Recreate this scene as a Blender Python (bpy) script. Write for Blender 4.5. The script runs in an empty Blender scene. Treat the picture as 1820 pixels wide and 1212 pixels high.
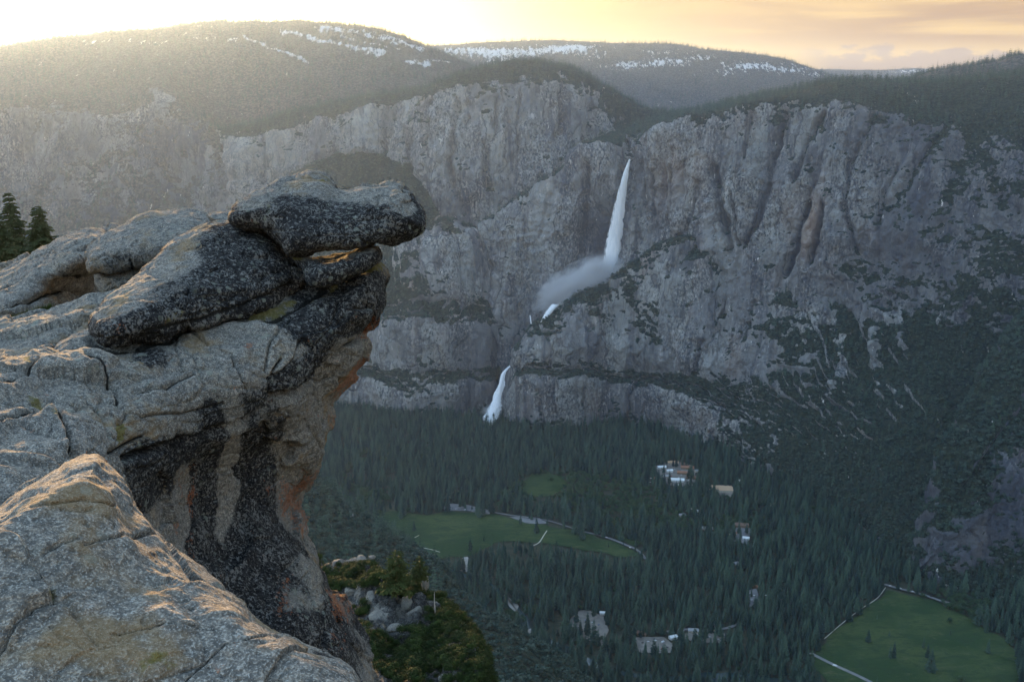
import bpy, bmesh, math, random, os
import numpy as np
from mathutils import Vector, Matrix
random.seed(7); rng = np.random.default_rng(11)
SC = bpy.context.scene; COL = SC.collection
# ------------------------------------------------------------------ camera frame
FPX = 1900.0; PIT = math.radians(13); SP, CP = math.sin(PIT), math.cos(PIT)
CAM = np.array([0, 0, 970.0])
def WY(px, py, Y):                      # photo measure + ground distance Y (m north) -> world point
    px, py, Y = np.asarray(px, float), np.asarray(py, float), np.asarray(Y, float)
    a = (px - 910) / FPX; b = (606 - py) / FPX
    t = Y / (CP + b * SP)
    return np.stack([a * t, Y + 0 * a, 970 + t * (b * CP - SP)], -1)
def WD(px, py, D):                      # same with distance along the viewing axis
    px, py, D = np.asarray(px, float), np.asarray(py, float), np.asarray(D, float)
    a = (px - 910) / FPX; b = (606 - py) / FPX
    return np.stack([a * D, D * (CP + b * SP), 970 + D * (b * CP - SP)], -1)
def proj(P):
    P = np.asarray(P, float); q = P - CAM
    d = q[..., 1] * CP - q[..., 2] * SP
    d = np.maximum(d, 1e-3)
    u = q[..., 1] * SP + q[..., 2] * CP
    return 910 + FPX * q[..., 0] / d, 606 - FPX * u / d, d
def FY(py, z=0.0):                      # distance Y of the valley floor under photo row py
    b = (606 - py) / FPX
    return (970 - z) / (SP - b * CP) * (CP + b * SP)
def floor_pt(px, py, z=0.0):
    b = (606 - py) / FPX; t = (970 - z) / (SP - b * CP)
    return np.array([(px - 910) / FPX * t, t * (CP + b * SP), z])
# ------------------------------------------------------------------ noise
_p = np.random.default_rng(3).permutation(256).astype(np.int32); _p = np.concatenate([_p, _p, _p])
_g = np.random.default_rng(5).normal(size=(256, 3)); _g /= np.linalg.norm(_g, axis=1)[:, None]; _g = _g.astype(np.float32)
def perlin(P):
    P = np.asarray(P, np.float64); i = np.floor(P).astype(np.int64); f = (P - i).astype(np.float32); i = (i & 255).astype(np.int32)
    w = f * f * f * (f * (f * 6 - 15) + 10)
    out = None; c = {}
    for dx in (0, 1):
        for dy in (0, 1):
            for dz in (0, 1):
                h = _p[_p[_p[i[:, 0] + dx] + i[:, 1] + dy] + i[:, 2] + dz]
                g = _g[h]
                c[dx, dy, dz] = g[:, 0] * (f[:, 0] - dx) + g[:, 1] * (f[:, 1] - dy) + g[:, 2] * (f[:, 2] - dz)
    L = lambda a, b, t: a + (b - a) * t
    x0 = L(L(c[0, 0, 0], c[1, 0, 0], w[:, 0]), L(c[0, 1, 0], c[1, 1, 0], w[:, 0]), w[:, 1])
    x1 = L(L(c[0, 0, 1], c[1, 0, 1], w[:, 0]), L(c[0, 1, 1], c[1, 1, 1], w[:, 0]), w[:, 1])
    return L(x0, x1, w[:, 2]) * 1.6
def fbm(P, o=4, lac=2.03, gain=.5):
    s = 0; a = 1.0; P = np.array(P, float)
    for k in range(o):
        s = s + a * perlin(P + 17.3 * k); P = P * lac; a *= gain
    return s
def ridged(P, o=4, lac=2.1, gain=.5):
    s = 0; a = 1.0; P = np.array(P, float)
    for k in range(o):
        s = s + a * (1 - 2 * np.abs(perlin(P + 9.1 * k))); P = P * lac; a *= gain
    return s
def sst(x, a, b):
    t = np.clip((x - a) / (b - a), 0, 1); return t * t * (3 - 2 * t)
# ------------------------------------------------------------------ mesh helpers
def raw_mesh(name, V, F, smooth=True, mats=(), mi=None):
    V = np.ascontiguousarray(V, np.float32); F = np.ascontiguousarray(F, np.int32)
    me = bpy.data.meshes.new(name); n = len(F); k = F.shape[1]
    me.vertices.add(len(V)); me.vertices.foreach_set('co', V.ravel())
    me.loops.add(n * k); me.loops.foreach_set('vertex_index', F.ravel())
    me.polygons.add(n); me.polygons.foreach_set('loop_start', np.arange(n, dtype=np.int32) * k)
    try: me.polygons.foreach_set('loop_total', np.full(n, k, np.int32))
    except Exception: pass
    me.update(calc_edges=True)
    for m in mats: me.materials.append(m)
    if mi is not None: me.polygons.foreach_set('material_index', np.asarray(mi, np.int32))
    me.polygons.foreach_set('use_smooth', np.full(n, bool(smooth)))
    return me
def vattr(me, name, val):
    a = me.attributes.new(name, 'FLOAT', 'POINT'); a.data.foreach_set('value', np.ascontiguousarray(val, np.float32))
def link(name, me, mat=None, parent=None, loc=None):
    o = bpy.data.objects.new(name, me); COL.objects.link(o)
    if mat is not None: me.materials.append(mat)
    if parent is not None: o.parent = parent
    if loc is not None: o.location = loc
    return o
def tag(o, label=None, cat=None, group=None, kind=None):
    if label: o['label'] = label
    if cat: o['category'] = cat
    if group: o['group'] = group
    if kind: o['kind'] = kind
    return o
def empty(name, loc):
    o = bpy.data.objects.new(name, None); COL.objects.link(o); o.location = loc; o.empty_display_size = .1; return o
def base_origin(V):
    c = np.array([(V[:, 0].min() + V[:, 0].max()) / 2, (V[:, 1].min() + V[:, 1].max()) / 2, V[:, 2].min()]); return c
def vnormals(V, F):
    N = np.zeros_like(V); a, b, c = V[F[:, 0]], V[F[:, 1]], V[F[:, 2]]
    n = np.cross(b - a, c - a)
    if F.shape[1] == 4: n = np.cross(V[F[:, 2]] - a, V[F[:, 3]] - b)
    for k in range(F.shape[1]):
        for d in range(3): N[:, d] += np.bincount(F[:, k], n[:, d], len(V))
    N /= np.linalg.norm(N, axis=1)[:, None] + 1e-12; return N
def grid_faces(nr, nc):
    i = np.arange(nr * nc).reshape(nr, nc)
    return np.stack([i[:-1, :-1], i[:-1, 1:], i[1:, 1:], i[1:, :-1]], -1).reshape(-1, 4)
def pchip(x, y, xi):                     # monotone cubic, y: (n, k)
    x = np.asarray(x, float); y = np.asarray(y, float); h = np.diff(x)[:, None]; d = np.diff(y, axis=0) / h
    m = np.zeros_like(y); m[0] = d[0]; m[-1] = d[-1]
    if len(x) > 2:
        w1 = 2 * h[1:] + h[:-1]; w2 = h[1:] + 2 * h[:-1]
        ok = d[1:] * d[:-1] > 0
        with np.errstate(all='ignore'): mm = (w1 + w2) / (w1 / d[:-1] + w2 / d[1:])
        m[1:-1] = np.where(ok, mm, 0)
    k = np.clip(np.searchsorted(x, xi) - 1, 0, len(x) - 2); t = ((xi - x[k]) / (x[k + 1] - x[k]))[:, None]; H = h[k]
    return (2*t**3-3*t**2+1)*y[k] + (t**3-2*t**2+t)*H*m[k] + (-2*t**3+3*t**2)*y[k+1] + (t**3-t**2)*H*m[k+1]
def poly_sd(poly, X, Y):                 # signed distance, positive inside (photo pixels)
    poly = np.asarray(poly, float); d = np.full(X.shape, 1e18); ins = np.zeros(X.shape, bool)
    for (x0, y0), (x1, y1) in zip(poly, np.roll(poly, -1, 0)):
        ex, ey = x1 - x0, y1 - y0; L = ex * ex + ey * ey + 1e-12
        t = np.clip(((X - x0) * ex + (Y - y0) * ey) / L, 0, 1)
        d = np.minimum(d, (X - x0 - t * ex) ** 2 + (Y - y0 - t * ey) ** 2)
        c = ((y0 > Y) != (y1 > Y)) & (X < (x1 - x0) * (Y - y0) / ((y1 - y0) if abs(y1 - y0) > 1e-9 else 1e-9) + x0)
        ins ^= c
    d = np.sqrt(d); return np.where(ins, d, -d)
def line_d(pl, X, Y):
    d = np.full(X.shape, 1e9)
    for (x0, y0), (x1, y1) in zip(pl[:-1], pl[1:]):
        ex, ey = x1 - x0, y1 - y0; t = np.clip(((X - x0) * ex + (Y - y0) * ey) / (ex * ex + ey * ey + 1e-9), 0, 1)
        d = np.minimum(d, np.hypot(X - x0 - t * ex, Y - y0 - t * ey))
    return d
# ------------------------------------------------------------------ node helper
class NT:
    def __init__(s, name, world=None):
        if world is not None: s.t = world.node_tree
        else:
            s.m = bpy.data.materials.new(name); s.m.use_nodes = True; s.t = s.m.node_tree
        s.t.nodes.clear()
    def n(s, typ, **kw):
        nd = s.t.nodes.new(typ)
        for k, v in kw.items(): setattr(nd, k, v)
        return nd
    def L(s, a, b): s.t.links.new(a, b)
    def put(s, sock, v):
        if isinstance(v, bpy.types.NodeSocket): s.L(v, sock)
        elif isinstance(v, (tuple, list)) and len(v) == 3 and sock.type == 'RGBA': sock.default_value = (*v, 1)
        else: sock.default_value = v
    def math(s, op, a, b=0.0, c=None, clamp=False):
        nd = s.n('ShaderNodeMath', operation=op, use_clamp=clamp); s.put(nd.inputs[0], a); s.put(nd.inputs[1], b)
        if c is not None: s.put(nd.inputs[2], c)
        return nd.outputs[0]
    def mix(s, f, a, b, blend='MIX'):
        nd = s.n('ShaderNodeMix', data_type='RGBA', blend_type=blend); s.put(nd.inputs[0], f); s.put(nd.inputs[6], a); s.put(nd.inputs[7], b); return nd.outputs[2]
    def map(s, v, a, b, c=0.0, d=1.0, smooth=True):
        nd = s.n('ShaderNodeMapRange', interpolation_type='SMOOTHSTEP' if smooth else 'LINEAR')
        for i, x in enumerate((v, a, b, c, d)): s.put(nd.inputs[i], x)
        return nd.outputs[0]
    def attr(s, name): return s.n('ShaderNodeAttribute', attribute_name=name).outputs['Fac']
    def obj(s): return s.n('ShaderNodeTexCoord').outputs['Object']
    def scale(s, v, sc, loc=(0, 0, 0)):
        nd = s.n('ShaderNodeMapping'); s.L(v, nd.inputs[0]); nd.inputs['Scale'].default_value = sc if isinstance(sc, (tuple, list)) else (sc,) * 3; nd.inputs['Location'].default_value = loc; return nd.outputs[0]
    def noise(s, v, sc, det=3, rough=.55, dist=0):
        nd = s.n('ShaderNodeTexNoise'); s.L(v, nd.inputs['Vector']); nd.inputs['Scale'].default_value = sc; nd.inputs['Detail'].default_value = det; nd.inputs['Roughness'].default_value = rough; nd.inputs['Distortion'].default_value = dist; return nd.outputs['Fac']
    def vor(s, v, sc, feat='F1', rand=1):
        nd = s.n('ShaderNodeTexVoronoi', feature=feat); s.L(v, nd.inputs['Vector']); nd.inputs['Scale'].default_value = sc; nd.inputs['Randomness'].default_value = rand; return nd
    def bsdf(s, col, rough=.9, bump=None, spec=.25, **kw):
        b = s.n('ShaderNodeBsdfPrincipled'); s.put(b.inputs['Base Color'], col); s.put(b.inputs['Roughness'], rough); b.inputs['Specular IOR Level'].default_value = spec
        for k, v in kw.items(): s.put(b.inputs[k.replace('_', ' ')], v)
        if bump is not None: s.L(bump, b.inputs['Normal'])
        o = s.n('ShaderNodeOutputMaterial'); s.L(b.outputs[0], o.inputs[0]); s.b = b; s.out = o; return s.m
    def bump(s, h, dist, strength=1.0, normal=None):
        nd = s.n('ShaderNodeBump'); s.put(nd.inputs['Height'], h); nd.inputs['Distance'].default_value = dist; nd.inputs['Strength'].default_value = strength
        if normal is not None: s.L(normal, nd.inputs['Normal'])
        return nd.outputs[0]
# ------------------------------------------------------------------ look of the light
SUN_E = 2.0; SKY_S = .10; EXPO = 2.9
SKY_H = (10, 7.0, 2.9, 1); SKY_E = (1.34, .90, .36, 1); SKY_C = (.84, .52, .28, 1); SKY_B = (.70, .50, .40, 1); ZEN = (1.14, 1.68, 2.45, 1)
HAZE_C = (.42, .61, 1, 1); HAZE_D = 2.9e-5; HAZE_G = .68
# ------------------------------------------------------------------ camera, sun, sky
cd = bpy.data.cameras.new('camera'); cam = bpy.data.objects.new('camera', cd); COL.objects.link(cam)
cam.location = (0, 0, 970); cam.rotation_euler = (math.radians(90 - 13), 0, 0)
cd.sensor_width = 36; cd.lens = 36 * FPX / 1820; cd.clip_start = .1; cd.clip_end = 60000
SC.camera = cam
SUN_AZ = math.radians(-21); SUN_EL = math.radians(4.4)
sd = Vector((math.sin(SUN_AZ) * math.cos(SUN_EL), math.cos(SUN_AZ) * math.cos(SUN_EL), math.sin(SUN_EL)))
ld = bpy.data.lights.new('sun', 'SUN'); ld.energy = SUN_E; ld.angle = math.radians(4); ld.color = (1, .58, .22)
lo = bpy.data.objects.new('sun', ld); COL.objects.link(lo); lo.rotation_euler = (-sd).to_track_quat('-Z', 'Y').to_euler()
wd = bpy.data.worlds.new('World'); SC.world = wd; wd.use_nodes = True
w = NT('w', wd)
sky = w.n('ShaderNodeTexSky', sky_type='NISHITA', sun_disc=False, sun_elevation=SUN_EL, sun_rotation=SUN_AZ, altitude=2200, air_density=1.3, dust_density=3.0, ozone_density=1.0)
dv = w.n('ShaderNodeTexCoord').outputs['Generated']
sep = w.n('ShaderNodeSeparateXYZ'); w.L(dv, sep.inputs[0]); ux, uy, uz = sep.outputs
az = w.math('ARCTAN2', ux, uy)                                   # radians, 0 = north, positive east
# streaks of cirrus low over the ridges, thicker to the east of the sun
cv = w.n('ShaderNodeCombineXYZ'); w.L(w.math('MULTIPLY', az, 5.0), cv.inputs[0]); w.L(w.math('MULTIPLY', uz, 70.0), cv.inputs[1])
st = w.noise(cv.outputs[0], 1.0, 5, .55, .6)
cv2 = w.n('ShaderNodeCombineXYZ'); w.L(w.math('MULTIPLY', az, 2.2), cv2.inputs[0]); w.L(w.math('MULTIPLY', uz, 26.0), cv2.inputs[1]); cv2.inputs[2].default_value = 4.2
st2 = w.noise(cv2.outputs[0], 1.0, 3, .5, .3)
east = w.map(az, -.05, .40)
streak = w.map(w.math('ADD', w.math('MULTIPLY', st, .5), w.math('MULTIPLY', st2, .5)), .41, .57)
above = w.map(uz, .030, .050)
cl = w.math('MULTIPLY', w.math('MULTIPLY', streak, east), above)
low = w.math('SUBTRACT', 1.0, w.map(uz, .08, .26))
hot = w.math('SUBTRACT', 1.0, w.map(w.math('ABSOLUTE', w.math('ADD', az, .36)), .05, .62))      # glow round the set sun
hot = w.math('POWER', hot, 2.8); glowc = w.mix(hot, SKY_E, SKY_H)
glowc = w.mix(cl, glowc, SKY_C)
# a low cumulus bank on the north-east horizon
cv3 = w.n('ShaderNodeCombineXYZ'); w.L(w.math('MULTIPLY', az, 22.0), cv3.inputs[0]); w.L(w.math('MULTIPLY', uz, 60.0), cv3.inputs[1])
bank_h = w.math('ADD', .030, w.math('MULTIPLY', w.math('SUBTRACT', w.noise(cv3.outputs[0], 1.0, 5, .6), .4), .05))
bank = w.math('MULTIPLY', w.map(w.math('SUBTRACT', bank_h, uz), -.002, .003), w.math('MULTIPLY', w.map(az, .24, .29), w.math('SUBTRACT', 1.0, w.map(az, .43, .47))))
glowc = w.mix(w.math('MULTIPLY', bank, .85), glowc, SKY_B)
skyc = w.mix(low, w.mix(.5, sky.outputs[0], ZEN, 'MIX'), glowc)
side = w.map(ux, -.75, .75, 1.35, .62)                            # the evening sky is brighter to the west
vm = w.n('ShaderNodeVectorMath', operation='SCALE'); w.L(skyc, vm.inputs[0]); w.L(w.math('ADD', w.math('MULTIPLY', low, w.math('SUBTRACT', 1.0, side)), side), vm.inputs['Scale']); skyc = vm.outputs[0]
bg = w.n('ShaderNodeBackground'); w.L(skyc, bg.inputs[0]); bg.inputs[1].default_value = SKY_S
wo = w.n('ShaderNodeOutputWorld'); w.L(bg.outputs[0], wo.inputs[0])
SC.view_settings.view_transform = 'Standard'; SC.view_settings.look = 'None'; SC.view_settings.gamma = 1; SC.view_settings.exposure = EXPO
SC.cycles.use_denoising = True; SC.cycles.volume_bounces = 2; SC.cycles.max_bounces = 5; SC.cycles.diffuse_bounces = 3; SC.cycles.transparent_max_bounces = 24
SC.cycles.volume_step_rate = 1.0; SC.cycles.sample_clamp_indirect = 4
# ------------------------------------------------------------------ mountain lofts
def cliff_disp(P, amp=1.0, flute=1.0):
    x, y, z = P[:, 0], P[:, 1], P[:, 2]
    w = fbm(P / 260.0, 2) * 30
    Q = np.stack([x + w, y + w * .5, z * .22 + w * .3], 1)
    big = fbm(P * np.array([1, 1, .45]) / 230.0 + 5, 3) * 34
    D_ = np.stack([x + z * .35, y, z * .30], 1) if flute else Q
    but = ridged(Q / 95.0 + 3, 3) * 11 * flute + (ridged(Q / 230.0 + 13, 2) * 24 + np.minimum(ridged(D_ / 190.0 + 21, 2), .35) * 26) * flute + ridged(D_ / 120.0 + 6, 3) * 9 * flute
    flu = ridged(Q * np.array([1, 1, .6]) / 30.0, 3) * 5.0 * flute
    iso = fbm(P / 42.0 + 8, 4) * 9
    fine = ridged(P / 14.0 + 2, 2) * 2.2
    ledge = (np.abs(((z / 38.0 + fbm(P / 150.0, 2) * 1.6) % 1) - .5) * 2) ** 2 * 5 * sst(fbm(P / 180.0 + 4, 2), -.1, .4)
    return (big + but + flu + iso + fine + ledge) * amp
def loft(name, cols, du=1.6, dv=1.5, amp=1.0, flute=1.0, vegb=0.0, blobs=(), extra=None, damp=None, lines=(), wav=0, kind='structure'):
    px = np.array([c[0] for c in cols], float); R = len(cols[0][1])
    cp = np.zeros((len(cols), R, 4))
    for i, (x, rows) in enumerate(cols):
        a = np.array([tuple(r) + (0.,) * (3 - len(r)) for r in rows], float); cp[i, :, :3] = WY(x, a[:, 0], a[:, 1]); cp[i, :, 3] = a[:, 2]
    sk = cp[:, :1].copy(); sk[:, :, 2] = -60; cp = np.concatenate([sk, cp], 1); R += 1      # a skirt down into the ground
    u = np.linspace(px[0], px[-1], int((px[-1] - px[0]) / du) + 2)
    A = pchip(px, cp.reshape(len(cols), -1), u).reshape(len(u), R, 4)
    # rows: spread samples by photo length
    X, Y, _ = proj(A[..., :3]); seg = np.maximum(np.hypot(np.diff(X, axis=1), np.diff(Y, axis=1)).mean(0), 8); seg[0] = 12
    ns = np.maximum((seg / dv).astype(int), 3)
    tv = np.concatenate([k + np.arange(n) / n for k, n in enumerate(ns)] + [[R - 1]])
    G = pchip(np.arange(R, dtype=float), A.transpose(1, 0, 2).reshape(R, -1), tv).reshape(len(tv), len(u), 4)
    if wav:
        q = np.stack([G[..., 0].ravel() / 120, (tv[:, None] * .55 + 0 * G[..., 0]).ravel(), 0 * G[..., 0].ravel()], 1); G[..., 2] += (fbm(q + 7, 4) * wav).reshape(G.shape[:2]) * (sst(tv, 1.2, 2.2) * (1 - sst(tv, R - 2.2, R - 1.2)))[:, None]
    V = G[..., :3].reshape(-1, 3); veg = G[..., 3].ravel(); F = grid_faces(len(tv), len(u))
    N = vnormals(V, F)
    if ((CAM - V) * N).sum(1).mean() < 0: F = F[:, ::-1]; N = -N
    spx, spy, _ = proj(V)
    for (bx, by, rx, ry, am) in blobs: veg = veg + am * np.exp(-((spx - bx) / rx) ** 2 - ((spy - by) / ry) ** 2)
    wx = spx + 5 * fbm(V / 45 + 30, 3); wy = spy + 5 * fbm(V / 45 + 60, 3); gul = np.zeros(len(V))
    for (pl, w_, dv_, dd_) in lines:
        g_ = np.exp(-(line_d(pl, wx, wy) / w_) ** 2); veg = veg + dv_ * g_; gul = gul + dd_ * g_
    steep = 1 - np.clip(N[:, 2], 0, 1)
    ex = extra(spx, spy, V) if extra is not None else 0
    dm = damp(spx, spy) if damp is not None else 1
    d = ex - gul + dm * cliff_disp(V, amp, flute) * (.25 + .75 * sst(steep, .15, .55)) * (1 - .55 * np.clip(veg, 0, 1))
    V2 = V + N * d[:, None]
    N2 = vnormals(V2, F)
    vg = veg + vegb + (N2[:, 2] - .45) * 1.15 + fbm(V2 / 70.0 + 3, 4) * .42 + fbm(V2 / 16.0 + 1, 2) * .16
    vgm = sst(vg, .28, .62)
    me = raw_mesh(name, V2, F); vattr(me, 'veg', vgm)
    o = link(name, me, M_FAR if name == 'mountain' else M_ROCKWALL); tag(o, kind=kind)
    vattr(me, 'gully_shade', np.clip(gul / 25, 0, 1)); return dict(o=o, V=V2, F=F, veg=vgm, N=N2, px=spx, py=spy)  # gully depth doubles as shade put into the colour
# ---- material of the far walls
def wall_material(name='granite_wall', g1=(.016, .024, .016), g2=(.042, .052, .032)):
    t = NT(name); p = t.obj()
    veg = t.attr('veg'); snow = t.attr('snow'); wet = t.attr('wet'); warm = t.attr('warm')
    def dark(c, f, col): return t.mix(f, c, col)
    s1 = t.noise(t.scale(p, (.020, .020, .0022)), 1, 5, .6, .6)            # water streaks down the faces
    s2 = t.noise(t.scale(p, (.075, .075, .006), (3, 1, 7)), 1, 4, .6, .4)
    n0 = t.noise(t.scale(p, .0034, (5, 2, 9)), 1, 3, .5); n1 = t.noise(t.scale(p, .011), 1, 5, .6); n2 = t.noise(t.scale(p, .045), 1, 5, .65); n3 = t.noise(t.scale(p, (.17, .17, .11)), 1, 3, .6)
    wr = t.n('ShaderNodeVectorMath', operation='ADD'); t.L(t.scale(p, (.013, .013, .0030)), wr.inputs[0]); nn = t.n('ShaderNodeTexNoise'); t.L(p, nn.inputs['Vector']); nn.inputs['Scale'].default_value = .02; nn.inputs['Detail'].default_value = 3; sc_ = t.n('ShaderNodeVectorMath', operation='SCALE'); t.L(nn.outputs['Color'], sc_.inputs[0]); sc_.inputs['Scale'].default_value = .85; t.L(sc_.outputs[0], wr.inputs[1])
    jt = t.vor(wr.outputs[0], 1, 'DISTANCE_TO_EDGE').outputs['Distance']; jc = t.vor(wr.outputs[0], 1).outputs['Color']; jb = t.n('ShaderNodeSeparateColor'); t.L(jc, jb.inputs[0])
    wr2 = t.n('ShaderNodeVectorMath', operation='MULTIPLY'); t.L(wr.outputs[0], wr2.inputs[0]); wr2.inputs[1].default_value = (3.1, 3.1, 2.2); jt2 = t.vor(wr2.outputs[0], 1, 'DISTANCE_TO_EDGE').outputs['Distance']
    c = t.mix(t.map(n1, .35, .65), (.186, .194, .188), (.272, .275, .258))
    c = t.mix(t.map(jb.outputs[0], .2, .9, 0, .55), c, (.345, .345, .325)); c = t.mix(t.map(jb.outputs[1], .55, 1, 0, .6), c, (.13, .13, .14))
    c = t.mix(t.map(n0, .48, .62, 0, .6), c, (.12, .122, .13))
    c = t.mix(t.map(s1, .49, .64, 0, .85), c, (.08, .083, .094))
    c = t.mix(t.math('MULTIPLY', t.map(s2, .55, .70), t.map(n1, .4, .6, .2, .9)), c, (.40, .385, .37))
    c = t.mix(t.math('MULTIPLY', t.map(n2, .52, .66), t.map(n0, .40, .60, .15, .8)), c, (.09, .09, .10))
    rgh = t.map(t.noise(t.scale(p, .0065, (1, 7, 3)), 1, 3, .5), .44, .58)
    c = t.mix(t.math('MULTIPLY', t.map(n3, .52, .64), t.math('MULTIPLY', rgh, .85)), c, (.04, .045, .043)); c = t.mix(t.math('MULTIPLY', t.map(n3, .47, .36), t.math('MULTIPLY', rgh, .6)), c, (.42, .41, .39))
    c = t.mix(t.math('MULTIPLY', t.map(jt, .0, .05, .75, 0), t.map(n1, .42, .60)), c, (.045, .047, .053)); c = t.mix(t.math('MULTIPLY', t.map(jt2, .0, .07, .55, 0), t.map(n0, .58, .42)), c, (.06, .062, .067))
    c = t.mix(t.math('MULTIPLY', t.map(t.noise(t.scale(p, (.012, .012, .004), (9, 2, 2)), 1, 3), .55, .72), .3), c, (.27, .21, .17))
    c = t.mix(t.math('MULTIPLY', warm, t.map(s1, .3, .6, .4, 1)), c, (.34, .22, .14))
    c = t.mix(t.math('MULTIPLY', t.attr('gully_shade'), t.map(s1, .35, .6, .4, .85)), c, (.05, .054, .062)); c = t.mix(t.math('MULTIPLY', wet, .85), c, (.05, .055, .07))  # gully and alcove shade put into the rock colour, along with wet rock
    vm = t.noise(t.scale(p, .09), 1, 4, .7); vc = t.mix(t.map(vm, .4, .65), g1, g2)
    vm2 = t.map(t.math('ADD', veg, t.math('MULTIPLY', t.math('SUBTRACT', t.noise(t.scale(p, .11, (4, 4, 4)), 1, 4, .75), .5), 1.7)), .42, .56)
    c = t.mix(vm2, c, vc)
    c = t.mix(t.map(t.math('ADD', snow, t.math('MULTIPLY', t.math('SUBTRACT', t.noise(t.scale(p, (.045, .014, .016)), 1, 6, .78), .5), 3.4)), .50, .66), c, (.66, .645, .63))
    h = t.math('ADD', t.math('MULTIPLY', t.map(jt, 0, .08), .2), t.math('MULTIPLY', n2, .6)); h = t.math('ADD', h, t.math('ADD', t.math('MULTIPLY', n3, .25), t.math('MULTIPLY', s2, .4)))
    t.bsdf(c, .95, t.bump(h, 14.0, 1.0), .1); return t.m
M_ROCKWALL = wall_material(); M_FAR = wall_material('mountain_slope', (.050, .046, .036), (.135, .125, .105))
F_ = FY
U_ = [(840, [(700,3450),(560,3480),(470,3520),(425,3560),(400,3700),(380,3900)]),
 (900, [(640,3420),(520,3440),(440,3470),(388,3500,.1),(370,3600,.9),(330,3850,.9)]),
 (960, [(610,3400),(520,3420),(430,3440),(345,3470,.1),(335,3600,.9),(300,3850,.9)]),
 (1020,[(600,3380),(500,3400),(400,3410),(312,3440,.1),(295,3560,.7),(262,3850,.9)]),
 (1070,[(590,3360),(490,3370),(380,3385),(270,3410,.1),(258,3550,.4),(235,3850,.9)]),
 (1105,[(590,3340),(490,3350),(390,3362),(262,3385,.1),(250,3500,.2),(228,3850,.9)]),
 (1118,[(590,3330),(490,3345),(390,3360),(281,3380),(262,3500,.2),(225,3850,.9)]),
 (1132,[(590,3310),(485,3325),(385,3340),(254,3365),(246,3480,.2),(222,3850,.9)]),
 (1200,[(590,3200),(470,3230),(350,3250),(233,3280,.2),(222,3450,.9),(205,3850,.9)]),
 (1260,[(580,3120),(440,3150),(330,3180),(213,3220,.4),(202,3400,1),(195,3850,.9)]),
 (1340,[(580,3020,.1),(440,3070),(310,3110),(192,3160,.6),(180,3300,1),(178,3800,.9)]),
 (1420,[(580,2930,.2),(440,2980),(300,3030),(174,3100,.7),(165,3250,1),(162,3700,.9)]),
 (1500,[(600,2840,.3),(440,2900,.1),(300,2960,.15),(185,3020,.4),(150,3200,1),(149,3600,.9)]),
 (1600,[(620,2740,.5),(450,2810,.2),(300,2880,.2),(205,2940,.3),(152,3150,1),(151,3600,.9)]),
 (1700,[(620,2640,.7),(450,2720,.4),(300,2800,.25),(220,2880,.4),(150,3100,1),(150,3600,.9)]),
 (1820,[(620,2540,.9),(450,2630,.6),(300,2720,.35),(215,2800,.6),(140,3050,1),(135,3600,.9)]),
 (1980,[(620,2420,.9),(450,2520,.7),(300,2620,.4),(210,2720,.7),(125,3000,1),(115,3600,.9)])]
def fall_recess(x, y, V):
    ax = 1119 - (y - 283) * .16; w = x - ax; dep = sst(y, 275, 420)
    rec = np.exp(-(np.maximum(w, 0) / 16) ** 2 - (np.minimum(w, 0) / 46) ** 2); return -38 * rec * dep + 34 * np.exp(-((w - 34) / 20) ** 2) * dep * (y < 500) + 26 * np.exp(-((w + 95) / 24) ** 2) * sst(y, 330, 400)
UG = [([(1172,275),(1168,380)],3,0,16),([(1146,255),(1155,334),(1153,378)],4,0,14),([(1280,299),(1289,356),(1302,400),(1307,440)],7,.1,30),([(1315,351),(1324,433)],3,0,18),([(1372,338),(1364,384),(1337,432)],8,.1,34),
 ([(1443,367),(1432,400),(1425,444),(1408,485)],7,.05,36),([(1473,367),(1463,433),(1455,470)],4,.1,22),([(1471,208),(1434,252),(1430,272),(1420,320)],6,.25,26),([(1445,290),(1450,330),(1440,360)],9,.4,10),([(1254,325),(1245,391),(1195,445)],5,.05,18),
 ([(1555,215),(1520,300),(1512,380),(1530,450)],5,.35,10),([(1600,300),(1575,345),(1568,400)],4,.3,8),([(1690,225),(1640,300),(1590,370)],9,.4,8),([(1740,230),(1700,330),(1690,420)],14,.35,4),([(1230,290),(1226,350)],2.5,0,10),([(1205,300),(1200,400)],3,0,10),([(1060,300),(1045,380),(1040,450)],5,0,20),([(985,350),(975,420)],4,0,12),([(1400,200),(1385,260),(1376,330)],5,.15,22),([(1340,215),(1335,280)],4,.1,14)]
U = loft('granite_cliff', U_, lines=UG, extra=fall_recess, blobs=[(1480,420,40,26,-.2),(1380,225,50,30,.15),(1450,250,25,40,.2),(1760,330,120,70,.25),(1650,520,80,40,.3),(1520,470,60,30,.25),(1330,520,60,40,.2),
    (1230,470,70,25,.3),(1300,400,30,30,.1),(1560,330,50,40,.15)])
axx = U['px'] - (1119 - (U['py'] - 283) * .16)
wet_shade = 1.0*np.exp(-((axx+24)/26)**2)*sst(U['py'],330,430) + .9*np.exp(-((axx-17)/9)**2)*sst(U['py'],310,390) + .7*np.exp(-((U['px']-985)/70)**2)*sst(U['py'],450,530)  # wet rock beside the fall, plus the alcove's shade put into the colour
wet_shade = np.maximum(wet_shade, .62 * sst(U['px'] + 40 * fbm(U['V'] / 160, 3), 1330, 1700))  # shade over the right of the wall, put into the rock colour
vattr(U['o'].data, 'wet', np.clip(wet_shade + fbm(U['V']*np.array([1,1,.2])/30,2)*.15*(wet_shade>.1), 0, 1))
vattr(U['o'].data, 'warm', np.clip(.6*np.exp(-((U['px']-(1452-(U['py']-400)*.12))/20)**2-((U['py']-400)/60)**2)+.35*np.exp(-((U['px']-1215)/40)**2-((U['py']-310)/45)**2),0,1))
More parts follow.
